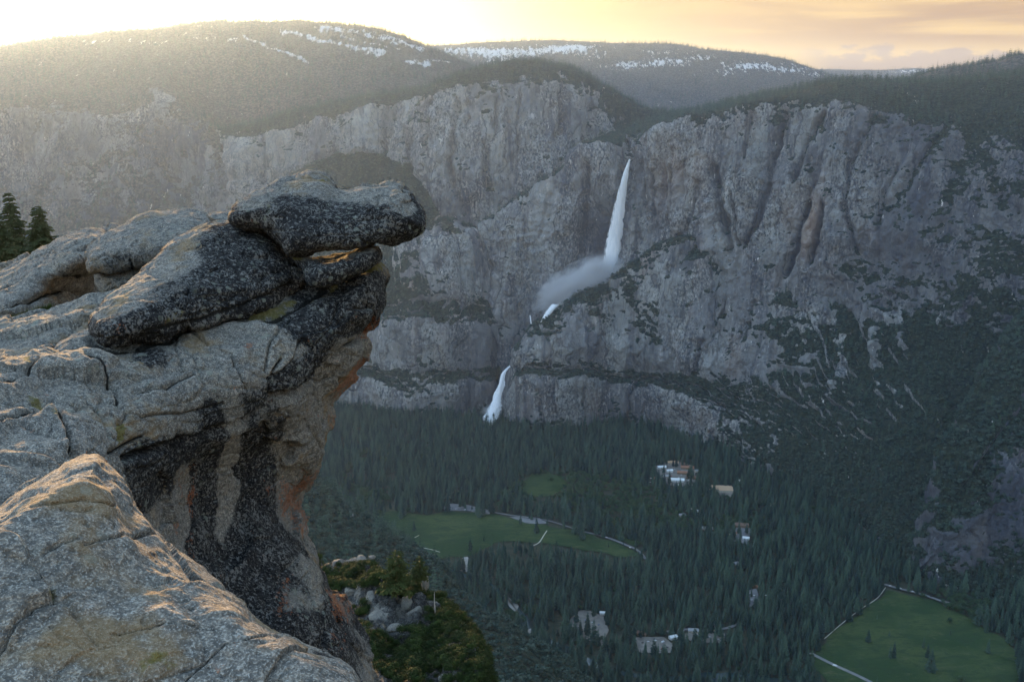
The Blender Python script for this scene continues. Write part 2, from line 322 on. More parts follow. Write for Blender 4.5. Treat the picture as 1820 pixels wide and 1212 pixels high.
def acol(px, foot, low, bench, mid, top, back, v=(.9,.1,.75,.1,.55,.8)):
    return (px, [(r[0], r[1], vv) for r, vv in zip((foot, low, bench, mid, top, back), v)])
def A1(px, f, l, b, m, s, off=0): 
    f0 = F_(f) + off; return acol(px, (f, f0), (l, f0+14), (b, f0+55), (m, f0+78), (s, f0+165), (s+2, f0+360))
A_ = [A1(886,766,752,748,745,742,150), A1(896,758,722,712,704,698,60), A1(908,753,700,690,676,655), A1(930,757,680,664,640,620), A1(960,760,674,655,601,576), A1(1000,760,676,655,592,546),
 A1(1040,756,678,655,596,521), A1(1085,752,683,660,602,489), A1(1150,754,696,666,606,458), A1(1230,774,708,672,622,420),
 acol(1300,(802,F_(802)),(735,2885),(705,2935),(640,2985),(440,3140),(420,3260),(.95,.3,.8,.2,.4,.5)),
 acol(1400,(852,F_(852)),(770,2700),(725,2760),(660,2840),(470,3020),(450,3150),(1,.75,.9,.5,.5,.5)),
 acol(1500,(912,F_(912)),(800,2520),(740,2610),(660,2730),(480,2930),(460,3060),(1,1,.9,.75,.6,.6)),
 acol(1600,(984,F_(984)),(830,2340),(750,2460),(650,2640),(480,2840),(460,2960),(1,1,.95,.85,.7,.7)),
 acol(1700,(1036,F_(1036)),(850,2260),(750,2390),(640,2560),(470,2760),(450,2880),(1,1,1,1,.9,.9)),
 acol(1820,(1066,F_(1066)),(860,2190),(750,2320),(640,2490),(460,2680),(440,2800),(1,1,1,1,1,1)),
 acol(1980,(1096,F_(1096)),(870,2100),(750,2230),(640,2400),(460,2590),(440,2700),(1,1,1,1,1,1))]
fd = lambda x, y: 1 - .85 * np.exp(-((x - 895) / 34) ** 2) - .6 * np.exp(-((x - 985) / 40) ** 2 - ((y - 560) / 40) ** 2)
AG = [([(1243,436),(1199,484)],9,.1,12),([(1340,440),(1315,505),(1293,549),(1285,562)],5,.5,14),([(1252,609),(1243,662)],4,.3,16),([(1337,567),(1333,600)],4,.2,16),([(1449,567),(1469,609),(1480,660)],2.6,-1.0,0),([(1471,530),(1477,570)],2.6,-1.0,0),
 ([(1551,520),(1545,560),(1534,604)],5,-.95,0),([(1562,532),(1590,540),(1598,560)],12,-1.0,0),([(1566,560),(1580,568)],10,-.8,0),([(1562,592),(1566,620),(1558,652)],7,-1.0,0),([(1600,562),(1606,590),(1609,622)],5,-.95,0),([(1640,472),(1655,490),(1672,500)],9,-.95,0),([(1664,505),(1668,530),(1684,552),(1668,572)],6,-.95,0),
 ([(1500,664),(1498,690),(1490,716)],6,-.9,0),([(1505,640),(1502,660)],3,-.8,0),([(1290,735),(1276,765),(1258,806)],4.5,-1.1,0),([(1030,690),(1035,745)],3,0,12),([(1120,690),(1118,750)],3,0,12),([(960,690),(965,750)],3,0,10)]
A = loft('lower_cliff', A_, amp=.8, wav=20, damp=fd, lines=AG, blobs=[(1130,665,100,14,.3),(1250,680,60,20,.35),(1000,662,70,10,.35),(1100,560,60,30,.45),(1200,540,50,40,.3),(1060,620,90,14,-.25),(1000,600,30,30,-.2),(1330,650,50,40,-.3),
   (1560,700,40,12,-.5),(1610,700,30,10,-.5),(1270,790,8,22,-.8),(1285,730,30,14,-.3),(1240,720,30,14,-.2),(1500,490,40,50,.1)])
W1 = lambda px,f,l,le,m,b,s,sY,vs=0,off=0,bv=.6: (px,[(f,F_(f)+off,.9),(l,F_(f)+off+16,.05),(le,F_(f)+off+55,.7),(m,F_(f)+off+78,.1),(b,F_(f)+off+135,bv),(s,sY,vs),(s-14,sY+220,.7)])
W_ = [W1(-120,700,640,622,585,570,470,3700,.8), W1(200,704,640,622,575,555,450,3750,.8), W1(420,708,655,638,580,552,410,3800,.8), W1(490,712,662,646,588,558,350,3820,.8), W1(550,714,668,652,592,560,300,3840,.85), W1(595,718,672,656,592,560,284,3830,.85), W1(640,722,678,660,590,556,276,3800,.85), W1(680,730,686,666,582,548,276,3770,.85),
 W1(705,735,690,668,578,546,274,3760,.85), W1(735,738,690,666,574,544,294,3690,.8), W1(752,738,690,667,573,542,345,3600,.8), W1(772,737,690,668,573,540,398,3490,.05), W1(795,735,690,668,576,541,397,3480,0),
 W1(830,729,688,668,582,546,400,3480,0), W1(866,726,685,656,592,552,440,3490,0),
 W1(884,726,690,662,600,562,470,3500,.1,30,.2),
 (905,[(728,3260,.4),(692,3300,0),(660,3320,.1),(610,3350,.1),(575,3370,.1),(515,3480,.1),(505,3600,.3)]), (965,[(728,3380,.4),(692,3400,0),(660,3410,.1),(620,3425,.1),(590,3440,.1),(535,3480,.1),(520,3600,.3)])]
Wl = loft('lower_cliff', W_, amp=.75, wav=22, damp=fd, extra=lambda x, y, V: 18 * fbm(V / 90 + 2, 3) * np.exp(-((x - 620) / 110) ** 2 - ((y - 275) / 40) ** 2), blobs=[(640,400,90,110,.4),(710,330,40,60,.5),(725,430,40,40,-.5),(800,470,80,50,-.5),(760,660,90,10,.3),(640,655,60,10,.3),(720,552,60,14,.4),(830,552,40,10,.2),(640,620,40,40,.15)])
vattr(Wl['o'].data,'wet',np.clip(.8*np.exp(-((Wl['px']-925)/26)**2-((Wl['py']-600)/70)**2)+.8*np.exp(-((Wl['px']-893)/14)**2-((Wl['py']-680)/45)**2),0,1))  # rock darker in the gorge beside the lower fall
T1 = lambda px,b,m,r,t,tv=.9: (px,[(b[0],b[1],.65 if px < 735 else .3),(m[0],m[1],.0),(r[0],r[1],.25),(t[0],t[1],1),(t[0]+8,t[1]+400,1)])
T_ = [T1(385,(450,4290),(345,4310),(252,4370),(228,4500)),T1(440,(440,3980),(335,4000),(245,4060),(222,4220)),T1(480,(430,3950),(330,3990),(240,4050),(214,4220)),T1(560,(330,3900),(290,3920),(222,3960),(192,4150)),T1(640,(300,3850),(265,3860),(203,3900),(176,4100)),
 T1(700,(310,3830),(268,3840),(193,3860),(168,4020)),T1(735,(330,3740),(272,3755),(183,3800),(163,3950)),T1(766,(400,3640),(282,3680),(178,3740),(155,3900)),T1(800,(430,3600),(280,3640),(168,3700),(140,3850)),T1(870,(480,3560),(290,3610),(148,3680),(120,3850)),
 T1(940,(480,3580),(290,3620),(148,3700),(111,3850)),T1(1000,(440,3620),(270,3660),(163,3740),(120,3880)),T1(1060,(390,3700),(265,3740),(200,3800),(148,3920)),T1(1110,(350,3800),(260,3830),(222,3860),(178,3960)),
 T1(1160,(310,3900),(252,3920),(230,3940),(200,4000)),T1(1280,(300,4000),(245,4020),(220,4040),(206,4080))]
T = loft('granite_cliff', T_, amp=.9, wav=12, lines=[([(881,180),(879,240)],4,0,18),([(862,256),(866,335)],4,0,20),([(736,234),(752,316)],6,.2,16),([(905,256),(932,340)],4,-.4,0),([(920,170),(915,260)],3,0,14),([(985,180),(990,240)],5,0,18),([(820,190),(812,300),(830,380)],5,.1,18),([(1040,190),(1035,240)],4,.1,14),([(780,190),(776,260)],4,.2,12)], blobs=[(1110,230,60,40,.6),(1000,200,40,30,-.1),(960,280,60,40,.2),(690,240,60,30,.1)])
E1 = lambda px,r: (px,[(a,b,v) for (a,b),v in zip(r,(.9,.35,.2,.8,1,1,1))])
E_ = [E1(-220,((520,3900),(370,4100),(215,4250),(190,4400),(145,4800),(100,5200),(102,5700))),E1(0,((500,3900),(360,4100),(207,4250),(180,4400),(132,4800),(86,5200),(88,5700))),
 E1(60,((500,3900),(350,4100),(190,4250),(165,4400),(125,4800),(77,5200),(80,5700))),E1(120,((500,3900),(345,4100),(196,4250),(172,4400),(120,4800),(69,5200),(72,5700))),
 E1(200,((490,3900),(335,4080),(200,4250),(175,4400),(112,4800),(61,5200),(64,5700))),E1(285,((480,3900),(330,4080),(180,4250),(150,4400),(104,4800),(55,5200),(58,5700))),
 E1(340,((470,3900),(350,4050),(215,4200),(185,4400),(108,4800),(47,5200),(50,5700))),E1(400,((470,3900),(360,4020),(258,4150),(220,4350),(116,4800),(42,5250),(45,5700))),
 E1(480,((450,3900),(345,4000),(250,4150),(205,4350),(112,4850),(42,5300),(46,5700))),E1(600,((440,3950),(325,4050),(236,4200),(182,4400),(112,4900),(46,5300),(50,5800))),
 E1(680,((420,4000),(300,4100),(220,4250),(172,4450),(114,4900),(57,5300),(62,5800))),E1(740,((400,4100),(290,4180),(215,4300),(166,4500),(122,4950),(77,5300),(84,5800))),
 E1(790,((400,4200),(290,4250),(215,4350),(175,4550),(140,4950),(98,5300),(106,5800))),E1(870,((400,4300),(290,4350),(225,4450),(190,4600),(165,5000),(136,5300),(142,5800)))]
E = loft('mountain', E_, amp=1.0, wav=10, vegb=.06, blobs=[(150,240,60,40,-.4),(285,165,35,25,-.5),(50,290,60,30,-.2),(500,300,80,50,-.35),(250,300,50,30,.3),(390,280,30,30,.2)])
def snowattr(L, blobs, streaks=()):
    s = np.zeros(len(L['px']))
    for (bx,by,rx,ry,a) in blobs: s += a*np.exp(-((L['px']-bx)/rx)**2-((L['py']-by)/ry)**2)
    wx = L['px'] + 6 * fbm(L['V'] / 120 + 30, 3); wy = L['py'] + 4 * fbm(L['V'] / 120 + 60, 3)
    for pl, w_, a in streaks: s = np.maximum(s, a * np.exp(-(line_d(pl, wx, wy) / w_) ** 2))
    vattr(L['o'].data,'snow',np.clip(s,0,1.2))
vattr(E['o'].data, 'wet', np.clip(.55 + .5 * fbm(E['V'] / 200, 3), 0, .85))  # rock tone darkened unevenly over the whole ridge
snowattr(E,[(280,78,40,5,.4),(160,78,26,4,.4)],[([(505,60),(560,72),(610,84),(682,97)],6,.75),([(560,53),(640,58),(700,75),(752,90)],7,.62),([(430,68),(480,86),(543,112)],3,.8),([(600,68),(660,78),(710,90)],3,.6),([(330,66),(420,75)],5,.42),([(720,112),(760,116)],4,.7),([(765,112),(800,112)],3,.6)])
C1 = lambda px,b,m1,m2,r: (px,[(b,5800,1),(m1,6500,1),(m2,7000,1),(r,7500,1),(r+5,8300,1)])
C_ = [C1(640,300,190,140,100),C1(700,290,180,132,90),C1(740,285,170,126,84.5),C1(800,280,170,124,81.5),C1(870,275,170,122,77),C1(960,270,170,120,73.5),C1(1080,265,178,124,77.5),C1(1190,262,178,124,79.5),
 C1(1260,258,180,130,89.5),C1(1340,255,182,136,97),C1(1400,252,184,142,108),C1(1440,250,185,150,122),C1(1500,250,190,165,142),C1(1580,250,200,180,168)]
Cm = loft('mountain', C_, amp=1.4, flute=.3)
snowattr(Cm,[(820,92,60,9,.62),(900,96,60,12,.6),(990,90,60,8,.62),(1020,85,40,6,.5),(1110,118,40,8,.65),(1050,100,30,7,.5),(1190,112,50,9,.6),(1250,103,30,6,.5),(1330,118,50,8,.6),(1400,125,40,8,.55),(880,115,50,10,.45),(1170,95,50,6,.4),(1450,135,20,6,.5),(1290,130,40,6,.35)])
D_ = [(1330,[(220,9500,1),(160,11000,1),(128,12000,1),(134,13000,1)]),(1420,[(220,9500,1),(160,11000,1),(124,12000,1),(130,13000,1)]),(1500,[(220,9500,1),(160,11000,1),(125,12000,1),(130,13000,1)]),(1570,[(220,9500,1),(160,11000,1),(125.5,12000,1),(130,13000,1)]),
 (1625,[(220,9500,1),(160,11000,1),(122,12000,1),(128,13000,1)]),(1670,[(220,9500,1),(160,11000,1),(127,12000,1),(133,13000,1)]),(1780,[(220,9500,1),(170,11000,1),(145,12000,1),(150,13000,1)])]
Dm = loft('mountain', D_, amp=1.5, flute=.2); snowattr(Dm,[(1630,127,30,4,.6),(1590,128,20,3,.4)])
M_ = [(1130,[(300,4150,1),(240,4500,1),(215,5000,1),(220,5400,1)]),(1190,[(300,4150,1),(235,4500,1),(208,5000,1),(214,5400,1)]),(1250,[(290,4150,1),(230,4500,1),(199,5000,1),(205,5400,1)]),(1320,[(280,4150,1),(222,4500,1),(189,5000,1),(195,5400,1)]),
 (1400,[(270,4150,1),(208,4500,1),(171,5000,1),(176,5400,1)]),(1450,[(260,4150,1),(195,4500,1),(153,5000,1),(160,5400,1)]),(1520,[(260,4150,1),(190,4500,1),(150,5000,1),(160,5400,1)]),(1620,[(260,4150,1),(190,4500,1),(160,5000,1),(170,5400,1)])]
Mm = loft('mountain', M_, amp=1.1, flute=.3)
R_ = [(1540,[(260,3700,1),(190,4000,1),(162,4300,1),(170,4800,1)]),(1600,[(255,3700,1),(185,4000,1),(146,4300,1),(152,4800,1)]),(1660,[(250,3700,1),(180,4000,1),(128,4300,1),(134,4800,1)]),(1720,[(250,3700,1),(175,4000,1),(119,4300,1),(124,4800,1)]),
 (1780,[(245,3700,1),(170,4000,1),(109,4300,1),(114,4800,1)]),(1800,[(245,3700,1),(168,4000,1),(102,4300,1),(108,4800,1)]),(1860,[(240,3700,1),(160,4000,1),(96,4300,1),(104,4800,1)]),(1990,[(230,3700,1),(150,4000,1),(84,4300,1),(90,4800,1)])]
Rm = loft('mountain', R_, amp=1.1, flute=.3)
S1 = lambda px,f,r,rY,v=.45: (px,[(f,F_(f),.8),(f+(r-f)*.35,F_(f)+(rY-F_(f))*.28,v*.3),(f+(r-f)*.7,F_(f)+(rY-F_(f))*.62,v),(r,rY,.6),(r+6,rY+160,.8)])
S_ = [S1(1640,1018,1004,2080),S1(1668,1024,935,2115),S1(1692,1028,850,2150),S1(1720,1032,768,2205),S1(1760,1036,692,2270),S1(1820,1044,596,2350),S1(1900,1060,505,2430),S1(1990,1080,420,2500)]
Sp = loft('granite_cliff', S_, amp=.9, vegb=.2, blobs=[(1720,840,30,50,.2),(1790,830,70,50,-.25),(1740,960,50,50,-.3),(1800,960,60,50,-.25),(1760,720,40,30,.4),(1690,920,16,40,.2)])
vattr(Sp['o'].data,'wet',np.clip(.9+.3*fbm(Sp['V']/90+4,3),0,1)); vattr(Sp['o'].data,'warm',np.clip(.6*fbm(Sp['V']/120,3),0,.6))  # darker rock tone over the whole spur
N1 = lambda px,r,Y: (px,[(r+25,Y+210,.9),(r+4,Y+60,.9),(r,Y,.9),(r+45,Y-90,.5),(r+130,Y-260,.8),(r+330,Y-560,.9)])
N_ = [N1(400,800,1300),N1(520,846,1290),N1(560,872,1280),N1(600,903,1270),N1(640,926,1250),N1(680,955,1220),N1(720,988,1190),N1(760,1022,1150),N1(800,1062,1110),N1(850,1098,1070),N1(880,1112,1050),N1(920,1138,1030),N1(960,1168,1010),N1(1010,1216,985),N1(1070,1285,960),N1(1140,1390,930)]
Ns = loft('hillside', N_, amp=.55, blobs=[(650,965,24,30,-.4),(690,985,20,30,-.25),(900,1180,60,60,.2)])
# ---- valley floor
def in_poly(poly, X, Y): return poly_sd(poly, X, Y)
MEADOWS = [[(640,935),(655,915),(700,908),(760,915),(790,908),(870,912),(905,920),(950,930),(1040,946),(1100,965),(1140,985),(1100,990),(1050,978),(990,968),(930,962),(880,965),(840,985),(790,992),(740,985),(700,962),(660,950)],
 [(928,858),(945,842),(975,838),(1000,848),(1008,862),(985,880),(955,884),(930,874)],
 [(1580,1048),(1660,1068),(1700,1085),(1740,1110),(1790,1140),(1810,1180),(1815,1300),(1560,1300),(1440,1180),(1470,1130),(1530,1090)],
 [(1080,940),(1110,948),(1140,965),(1125,970),(1095,958)]]
LOTS = [[(1148,838),(1170,826),(1192,818),(1215,822),(1238,830),(1236,858),(1215,866),(1190,862),(1172,850)],
 [(786,900),(800,895),(835,898),(872,907),(870,914),(830,908),(790,906)],
 [(1012,1105),(1018,1094),(1032,1084),(1055,1086),(1072,1090),(1078,1105),(1080,1125),(1076,1150),(1060,1140),(1040,1136),(1015,1128)],
 [(1124,1134),(1150,1130),(1180,1132),(1205,1150),(1195,1160),(1165,1160),(1135,1160)],
 [(1325,1050),(1345,1045),(1350,1070),(1332,1078)],[(1290,945),(1312,932),(1335,938),(1330,968),(1305,962)],[(1258,862),(1300,862),(1304,884),(1270,884)],[(905,918),(960,922),(975,930),(940,930)],[(1200,1128),(1250,1120),(1290,1125),(1288,1142),(1230,1140)]]
ROADS = [([(1036,944),(1060,950),(1085,957),(1110,967),(1132,977),(1148,993)],9),([(1572,1038),(1600,1046),(1640,1056),(1668,1066)],10),([(1440,1160),(1480,1180),(1530,1203),(1590,1235)],10),
 ([(1185,1122),(1215,1118),(1255,1120),(1290,1116),(1320,1105)],9),([(1160,995),(1166,1012),(1172,1040)],6),([(872,909),(905,915),(960,922),(1036,944)],7),([(1668,1066),(1720,1080)],10)]
TRAILS = [([(645,941),(663,934),(681,929)],2.2),([(687,945),(692,952),(708,958)],2.2),([(742,972),(765,976),(782,981)],2.2),([(941,972),(958,964),(966,952),(972,943)],2.6),([(1574,1044),(1560,1062),(1530,1082),(1500,1105),(1465,1135)],1.6),([(736,956),(745,951)],2.0)]
RIVER = [([(1420,1215),(1360,1206),(1310,1203),(1262,1199),(1200,1205),(1100,1195),(1000,1150),(950,1125),(938,1118),(934,1100),(918,1085),(905,1068),(893,1056),(850,1030),(815,1020),(800,1014)],15)]
SAND = [[(896,1055),(908,1062),(921,1078),(922,1090),(914,1086),(905,1074)],[(925,1150),(935,1120),(944,1116),(946,1128),(936,1146)],[(818,1012),(832,1004),(845,1003),(830,1018)],[(822,992),(830,990),(834,1006),(826,1004)]]
def to_floor(poly, z=0): return np.array([floor_pt(x, y, z) for x, y in poly])
def flat_poly(name, P3, z, mat, sub=0):
    bm = bmesh.new(); vs = [bm.verts.new((p[0], p[1], z)) for p in P3]; f = bm.faces.new(vs); bmesh.ops.triangulate(bm, faces=[f]); bmesh.ops.recalc_face_normals(bm, faces=bm.faces)
    for f in bm.faces:
        if f.normal.z < 0: f.normal_flip()
    me = bpy.data.meshes.new(name); bm.to_mesh(me); bm.free(); return link(name, me, mat)
def smooth_line(pl, n=60):
    pl = np.asarray(pl, float); t = np.r_[0, np.cumsum(np.linalg.norm(np.diff(pl, axis=0), axis=1))]; return pchip(t, pl, np.linspace(0, t[-1], n))
def strip(name, pl, w, z, mat, jit=0):
    P = to_floor(smooth_line(pl, 40 + 4 * len(pl))); T_ = np.gradient(P, axis=0); T_ /= np.linalg.norm(T_, axis=1)[:, None]; Nn = np.stack([-T_[:, 1], T_[:, 0], 0 * T_[:, 0]], 1)
    ww = w / 2 * (1 + jit * fbm(P / 40, 2)[:, None] if jit else 1)
    V = np.stack([P + Nn * ww, P - Nn * ww], 1).reshape(-1, 3); V[:, 2] = z
    i = np.arange(len(P) - 1) * 2; Fc = np.stack([i, i + 1, i + 3, i + 2], 1)
    return link(name, raw_mesh(name, V, Fc), mat)
def simple(name, c1, c2, sc, rough=.9, c3=None, spec=.2, bumpd=0):
    t = NT(name); p = t.obj(); n = t.noise(t.scale(p, sc), 1, 5, .65); c = t.mix(t.map(n, .35, .65), c1, c2)
    if c3: c = t.mix(t.map(t.noise(t.scale(p, sc * 4.3), 1, 4, .7), .55, .7, 0, .7), c, c3)
    return t.bsdf(c, rough, t.bump(n, bumpd) if bumpd else None, spec)
M_FLOOR = simple('forest_floor', (.030, .036, .020), (.055, .055, .032), .03, c3=(.09, .08, .055))
t = NT('meadow_grass'); p = t.obj(); a1 = t.noise(t.scale(p, .008), 1, 5, .6); a2 = t.noise(t.scale(p, (.02, .05, .02)), 1, 5, .7, .8); a3 = t.noise(t.scale(p, .14), 1, 4, .7)
c = t.mix(t.map(a1, .38, .62), (.026, .052, .017), (.056, .078, .027)); c = t.mix(t.map(a2, .49, .62, 0, .8), c, (.026, .046, .018)); c = t.mix(t.map(a2, .44, .30, 0, .7), c, (.085, .088, .042)); c = t.mix(t.map(a3, .5, .68, 0, .55), c, (.024, .042, .016))
M_MEADOW = t.bsdf(c, .95, t.bump(a3, 1.5), .1)
def ragged(P3, amp, step=12):
    out = []
    for a_, b_ in zip(P3, np.roll(P3, -1, 0)):
        n_ = max(1, int(np.linalg.norm(b_ - a_) / step)); out += [a_ + (b_ - a_) * k / n_ for k in range(n_)]
    out = np.array(out); T_ = np.roll(out, -1, 0) - np.roll(out, 1, 0); T_ /= np.linalg.norm(T_, axis=1)[:, None] + 1e-9
    return out + np.stack([-T_[:, 1], T_[:, 0], 0 * T_[:, 0]], 1) * (fbm(out / 45.0, 4) * amp)[:, None]
M_ASPH = simple('asphalt', (.15, .15, .155), (.22, .215, .21), .05, c3=(.11, .11, .115))
M_DIRT = simple('packed_dirt', (.15, .135, .115), (.23, .205, .175), .06, c3=(.10, .09, .08))
M_TRAIL = simple('trail', (.5, .47, .40), (.58, .55, .48), .1)
M_SAND = simple('sandbar', (.24, .22, .19), (.34, .31, .27), .08)
t = NT('river_water'); M_WATER = t.bsdf((.03, .05, .05), .12, t.bump(t.noise(t.scale(t.obj(), .15), 1, 4), .4), .5)
gx = np.linspace(-9000, 9000, 260); gy = np.concatenate([np.linspace(-3000, 1200, 40), np.linspace(1220, 4200, 260), np.linspace(4300, 14000, 50)])
X, Y = np.meshgrid(gx, gy); V = np.stack([X.ravel(), Y.ravel(), 0 * X.ravel()], 1); V[:, 2] = np.clip(fbm(V / 300, 3) * 1.5 - 2.2, -6, -.4)
link('valley_ground', raw_mesh('valley_ground', V, grid_faces(len(gy), len(gx))), M_FLOOR)['kind'] = 'structure'
for k, m in enumerate(MEADOWS): flat_poly('meadow', ragged(to_floor(m), 9), .10 + .01 * k, M_MEADOW)['kind'] = 'structure'
for k, m in enumerate(LOTS): flat_poly('parking_lot', ragged(to_floor(m), 4, 7), .22 + .01 * k, M_DIRT if k in (0, 2, 3, 6, 8) else M_ASPH)['kind'] = 'structure'
for k, (m, w_) in enumerate(ROADS): strip('road', m, w_ * .75, .34 + .01 * k, M_ASPH)['kind'] = 'structure'
for k, (m, w_) in enumerate(TRAILS): strip('path', m, w_ * .8, .46 + .01 * k, M_TRAIL)['kind'] = 'structure'
strip('river', RIVER[0][0], RIVER[0][1], .06, M_WATER, .5)['kind'] = 'structure'
flat_poly('river', to_floor([(1262,1199),(1290,1194),(1330,1197),(1366,1199),(1370,1230),(1262,1230)]), .07, M_WATER)['kind'] = 'structure'
for k, m in enumerate(SAND): flat_poly('riverbank', ragged(to_floor(m), 6, 4), .08 + .01 * k, M_SAND)['kind'] = 'structure'
# ------------------------------------------------------------------ foreground rocks: implicit solids, polygonised, then weathered
RS = 1.5
def surface_nets(f):
    s = f < 0; nx, ny, nz = f.shape
    acc = np.zeros((nx - 1, ny - 1, nz - 1, 3), np.float32); cnt = np.zeros((nx - 1, ny - 1, nz - 1), np.float32)
    for ax in range(3):
        sl = [slice(None)] * 3; sh = [slice(None)] * 3; sl[ax] = slice(0, -1); sh[ax] = slice(1, None)
        a, b = f[tuple(sl)], f[tuple(sh)]; cr = (a < 0) != (b < 0)
        t = np.where(cr, a / np.where(cr, a - b, 1), 0).astype(np.float32)
        o = [d for d in range(3) if d != ax]
        for d0 in (0, 1):
            for d1 in (0, 1):
                q = [slice(None)] * 3
                n0, n1 = f.shape[o[0]], f.shape[o[1]]
                q[o[0]] = slice(d0, n0 - 1 + d0); q[o[1]] = slice(d1, n1 - 1 + d1)
                c = cr[tuple(q)]; cnt += c; acc[..., ax] += np.where(c, t[tuple(q)], 0); acc[..., o[0]] += c * d0; acc[..., o[1]] += c * d1
    act = cnt > 0; idx = np.full(act.shape, -1, np.int64); n = act.sum(); idx[act] = np.arange(n)
    V = (acc[act] / cnt[act][:, None]) + np.argwhere(act)
    Fs = []
    for ax in range(3):
        o = [d for d in range(3) if d != ax]
        sl = [slice(1, -1)] * 3; sh = [slice(1, -1)] * 3; sl[ax] = slice(0, -1); sh[ax] = slice(1, None)
        a, b = f[tuple(sl)] < 0, f[tuple(sh)] < 0
        for flip, m in ((False, a & ~b), (True, ~a & b)):
            w = np.argwhere(m)
            if not len(w): continue
            w = w.copy(); w[:, o[0]] += 1; w[:, o[1]] += 1
            def g(d0, d1):
                k = w.copy(); k[:, o[0]] -= d0; k[:, o[1]] -= d1; return idx[k[:, 0], k[:, 1], k[:, 2]]
            q = np.stack([g(1, 1), g(0, 1), g(0, 0), g(1, 0)], 1)
            if ax == 1: q = q[:, ::-1]
            Fs.append(q[:, ::-1] if flip else q)
    return V, np.concatenate(Fs)
def smooth_pos(V, F, it, lam=.5):
    e = np.concatenate([F[:, [k, (k + 1) % 4]] for k in range(4)]); e = np.concatenate([e, e[:, ::-1]])
    deg = np.bincount(e[:, 0], minlength=len(V))[:, None]
    for _ in range(it):
        S = np.stack([np.bincount(e[:, 0], V[e[:, 1], d], len(V)) for d in range(3)], 1); V = V + lam * (S / np.maximum(deg, 1) - V)
    return V
def subdivide(V, F):
    n = len(V); e = np.concatenate([F[:, [k, (k + 1) % 4]] for k in range(4)]); es = np.sort(e, 1)
    key = es[:, 0].astype(np.int64) * n + es[:, 1]; uq, inv = np.unique(key, return_inverse=True); inv = inv.reshape(4, -1).T
    E_ = np.stack([uq // n, uq % n], 1); Ve = (V[E_[:, 0]] + V[E_[:, 1]]) / 2; Vf = V[F].mean(1)
    a = inv + n; c = n + len(uq) + np.arange(len(F))
    Fn = np.concatenate([np.stack([F[:, k], a[:, k], c, a[:, k - 1]], 1) for k in range(4)])
    return smooth_pos(np.concatenate([V, Ve, Vf]), Fn, 2, .5), Fn
def rbf(pts):                             # thin plate through (px, py, value)
    p = np.asarray(pts, float); x = p[:, :2] / 100.0; n = len(p)
    k = lambda r: np.where(r > 0, r * r * np.log(r + 1e-9), 0)
    K = k(np.linalg.norm(x[:, None] - x[None], axis=2)) + np.eye(n) * .02; Pm = np.c_[np.ones(n), x]
    Mx = np.block([[K, Pm], [Pm.T, np.zeros((3, 3))]]); c = np.linalg.solve(Mx, np.r_[p[:, 2], 0, 0, 0])
    def f(X, Y):
        q = np.stack([X.ravel(), Y.ravel()], 1) / 100.0; out = c[n] + q @ c[n + 1:]
        for i in range(n): out = out + c[i] * k(np.linalg.norm(q - x[i], axis=1))
        return out.reshape(X.shape)
    return f
def facets(Q, seed=0, flat=(1, 1, 1)):     # fractured blocks: every cell has its own tilted plane
    Q = Q * np.array(flat); i0 = np.floor(Q).astype(np.int64); best = np.full(len(Q), 1e9); val = np.zeros(len(Q)); sec = np.full(len(Q), 1e9)
    for dx in (-1, 0, 1):
        for dy in (-1, 0, 1):
            for dz in (-1, 0, 1):
                c = (i0 + [dx, dy, dz]); m = (c & 255).astype(np.int32); h = _p[_p[_p[m[:, 0]] + m[:, 1]] + m[:, 2]]
                ctr = c + .5 + .42 * _g[h]; g2 = _g[(h + 57 + seed) & 255]; e = Q - ctr; d = (e * e).sum(1); nb = d < best
                sec = np.where(nb, best, np.minimum(sec, d)); val = np.where(nb, (e * g2).sum(1) + .35 * g2[:, 0], val); best = np.where(nb, d, best)
    return val, np.sqrt(sec) - np.sqrt(best)
def rock_disp(P, big=1.0, seed=0, strat=(0.1, .2, 1), fac=1.0):
    Q = P / RS + seed * 7.7; s = np.array(strat, float); s /= np.linalg.norm(s)
    d = fbm(Q / 1.1, 3) * .06 * big + ridged(Q / .55 + 3, 3) * .022 * big + fbm(Q / .16, 3) * .012
    l = Q @ s + .12 * fbm(Q / .8, 2); lay = np.abs(((l / .16) % 1) - .5) * 2          # exfoliation sheets
    d = d + (sst(lay, .0, .25) - .6) * .016 * sst(fbm(Q / .9 + 5, 2), -.1, .3) * big
    Wp = Q + .10 * np.stack([fbm(Q / .5 + 3, 2), fbm(Q / .5 + 6, 2), fbm(Q / .5 + 9, 2)], 1)
    v1, e1 = facets(Wp / .95, seed, (1, 1, 1.7)); v2, e2 = facets(Wp / .30, seed + 3, (1, 1, 1.8)); msk = sst(fbm(Q / 1.2 + 15, 2), -.35, .25)
    d = d + v1 * .085 * big * fac + v2 * .020 * (.3 + .7 * msk) * big - .028 * big * np.exp(-(e1 / .035) ** 2) * msk - .010 * np.exp(-(e2 / .06) ** 2) * msk
    pit = sst(perlin(Q / .085 + 2) + .5 * perlin(Q / .04), .55, .8); d = d - pit * .011
    return d * RS
